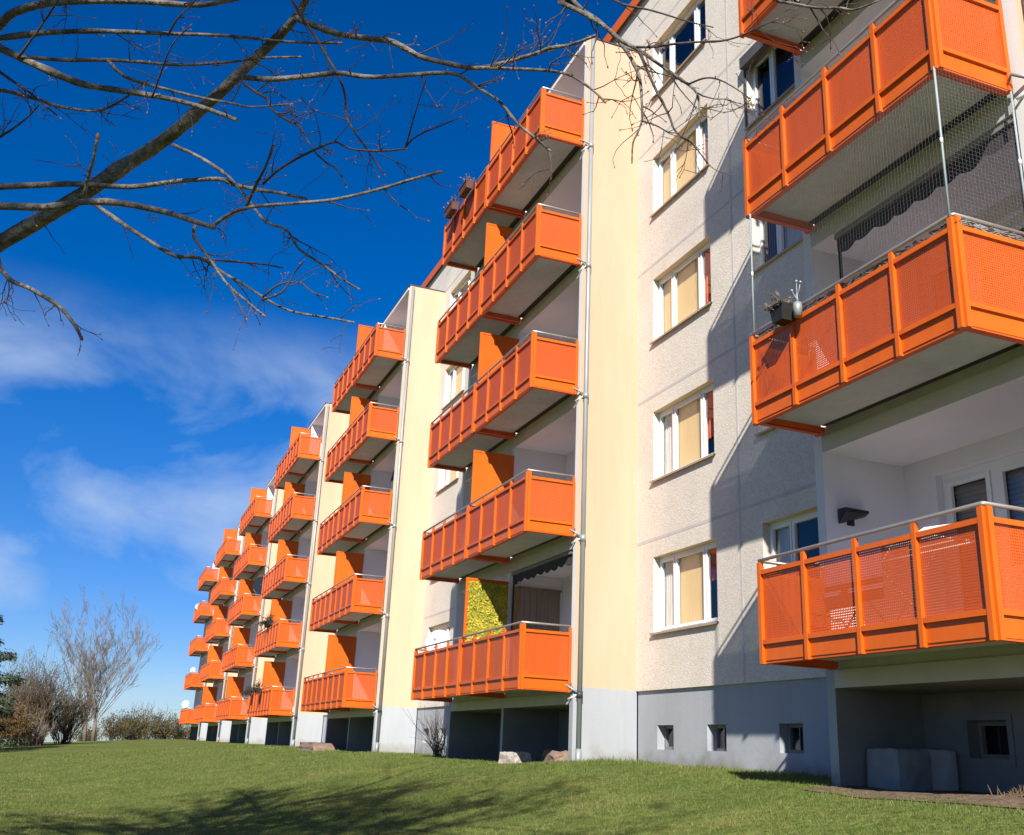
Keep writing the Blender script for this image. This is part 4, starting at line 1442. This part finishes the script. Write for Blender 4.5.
def grass_mat():
    m, nt, out = new_mat('grass_blade')
    L = nt.links.new
    b = nd(nt, 'ShaderNodeBsdfPrincipled')
    b.inputs['Roughness'].default_value = 0.6
    b.inputs['Specular IOR Level'].default_value = 0.25
    geo = nd(nt, 'ShaderNodeNewGeometry')
    r = nd(nt, 'ShaderNodeValToRGB')
    e = r.color_ramp.elements
    e[0].position, e[0].color = 0.0, (0.078, 0.135, 0.026, 1)
    e[1].position, e[1].color = 1.0, (0.30, 0.27, 0.10, 1)
    for p, c in ((.35, (0.122, 0.182, 0.038, 1)), (.65, (0.168, 0.21, 0.052, 1)), (.86, (0.205, 0.225, 0.07, 1))):
        q = e.new(p); q.color = c
    nz = nd(nt, 'ShaderNodeTexNoise'); nz.inputs['Scale'].default_value = 1.1; nz.inputs['Detail'].default_value = 6
    L(geo.outputs['Position'], nz.inputs[0])
    ad = nd(nt, 'ShaderNodeMath', operation='MULTIPLY_ADD', use_clamp=True)
    ad.inputs[1].default_value = .75
    sb_ = nd(nt, 'ShaderNodeMath', operation='MULTIPLY_ADD'); sb_.inputs[1].default_value = 1.5; sb_.inputs[2].default_value = -.62
    L(nz.outputs['Fac'], sb_.inputs[0]); L(geo.outputs['Random Per Island'], ad.inputs[0]); L(sb_.outputs[0], ad.inputs[2])
    L(ad.outputs[0], r.inputs[0]); L(r.outputs[0], b.inputs['Base Color'])
    tl = nd(nt, 'ShaderNodeBsdfTranslucent'); L(r.outputs[0], tl.inputs[0])
    mx = nd(nt, 'ShaderNodeMixShader'); mx.inputs[0].default_value = .3
    L(b.outputs[0], mx.inputs[1]); L(tl.outputs[0], mx.inputs[2]); L(mx.outputs[0], out.inputs[0])
    return m


gme = grass_mesh(420000, 3)
gme.materials.append(grass_mat())
tag(link('grass', gme), 'short green and straw coloured grass on the bank before the block', 'grass', kind='stuff')

# ------------------------------------------------------------------ light, sky, camera
SUN = Vector((2.0, -1.0, 1.52)).normalized()
EL = math.asin(SUN.z)
AZ = math.atan2(SUN.x, SUN.y)      # clockwise from +Y
sl = bpy.data.lights.new('sun', 'SUN')
sl.energy = 4.6; sl.angle = math.radians(.53); sl.color = (1.0, .93, .82)
so = bpy.data.objects.new('sun', sl); COL.objects.link(so)
so.rotation_euler = (-SUN).to_track_quat('-Z', 'Y').to_euler()
so.location = (20, -20, 30)

w = bpy.data.worlds.new('World'); scene.world = w; w.use_nodes = True
nt = w.node_tree; nt.nodes.clear(); L = nt.links.new
wo = nd(nt, 'ShaderNodeOutputWorld'); bg = nd(nt, 'ShaderNodeBackground')
sky = nd(nt, 'ShaderNodeTexSky', sky_type='NISHITA')
sky.sun_disc = False; sky.sun_elevation = EL; sky.sun_rotation = AZ
sky.altitude = 300; sky.air_density = 1.0; sky.dust_density = .1; sky.ozone_density = 6.0
bg.inputs['Strength'].default_value = .068
hs = nd(nt, 'ShaderNodeHueSaturation'); hs.inputs['Saturation'].default_value = 1.32; hs.inputs['Hue'].default_value = .512
L(sky.outputs[0], hs.inputs['Color'])
# thin cirrus, laid out on sky directions
tc = nd(nt, 'ShaderNodeTexCoord')
mp = nd(nt, 'ShaderNodeMapping'); mp.inputs['Location'].default_value = (.35, .1, .2); mp.inputs['Rotation'].default_value = (0.35, .25, .3); mp.inputs['Scale'].default_value = (2.6, 3.6, 6.5)
L(tc.outputs['Generated'], mp.inputs[0])
nz = nd(nt, 'ShaderNodeTexNoise'); nz.inputs['Scale'].default_value = 1.25; nz.inputs['Detail'].default_value = 7; nz.inputs['Roughness'].default_value = .55; nz.inputs['Distortion'].default_value = .35
L(mp.outputs[0], nz.inputs[0])
rp = nd(nt, 'ShaderNodeValToRGB'); rp.color_ramp.elements[0].position = .475; rp.color_ramp.elements[1].position = .72
L(nz.outputs['Fac'], rp.inputs[0])
sp = nd(nt, 'ShaderNodeSeparateXYZ'); L(tc.outputs['Generated'], sp.inputs[0])
b1 = nd(nt, 'ShaderNodeMapRange', interpolation_type='SMOOTHSTEP'); b1.inputs[1].default_value = .40; b1.inputs[2].default_value = .30
L(sp.outputs[2], b1.inputs[0])
mu = nd(nt, 'ShaderNodeMath', operation='MULTIPLY'); L(rp.outputs[0], mu.inputs[0]); L(b1.outputs[0], mu.inputs[1])
mu2 = nd(nt, 'ShaderNodeMath', operation='MULTIPLY'); L(mu.outputs[0], mu2.inputs[0]); mu2.inputs[1].default_value = .66
cm = nd(nt, 'ShaderNodeMix', data_type='RGBA')
cm.inputs[7].default_value = (4.4, 5.5, 7.2, 1)
L(mu2.outputs[0], cm.inputs[0]); hz = nd(nt, 'ShaderNodeMapRange', interpolation_type='SMOOTHSTEP'); hz.inputs[1].default_value = -.02; hz.inputs[2].default_value = .34
L(sp.outputs[2], hz.inputs[0])
hm = nd(nt, 'ShaderNodeMix', data_type='RGBA'); hm.inputs[6].default_value = (.60, .68, .88, 1); hm.inputs[7].default_value = (1, 1, 1, 1)
L(hz.outputs[0], hm.inputs[0])
ht = nd(nt, 'ShaderNodeMix', data_type='RGBA', blend_type='MULTIPLY'); ht.inputs[0].default_value = 1
L(hs.outputs[0], ht.inputs[6]); L(hm.outputs[2], ht.inputs[7])
L(ht.outputs[2], cm.inputs[6])
L(cm.outputs[2], bg.inputs[0]); L(bg.outputs[0], wo.inputs[0])

cd = bpy.data.cameras.new('camera'); co = bpy.data.objects.new('camera', cd); COL.objects.link(co)
cd.sensor_fit = 'HORIZONTAL'; cd.sensor_width = 36; cd.lens = FPX * 36 / 1024
cd.clip_start = .05; cd.clip_end = 4000
co.matrix_world = Matrix(((RT[0], UP[0], -FW[0], CAM[0]), (RT[1], UP[1], -FW[1], CAM[1]), (RT[2], UP[2], -FW[2], CAM[2]), (0, 0, 0, 1)))
scene.camera = co
vs = scene.view_settings
vs.view_transform = 'Standard'; vs.look = 'None'; vs.exposure = .85; vs.gamma = 1; vs.use_curve_mapping = False
scene.render.engine = 'CYCLES'
scene.cycles.use_denoising = True
scene.cycles.caustics_reflective = True; scene.cycles.blur_glossy = 1.0; scene.cycles.caustics_refractive = False
scene.cycles.max_bounces = 8; scene.cycles.transparent_max_bounces = 16
scene.cycles.sample_clamp_indirect = 6
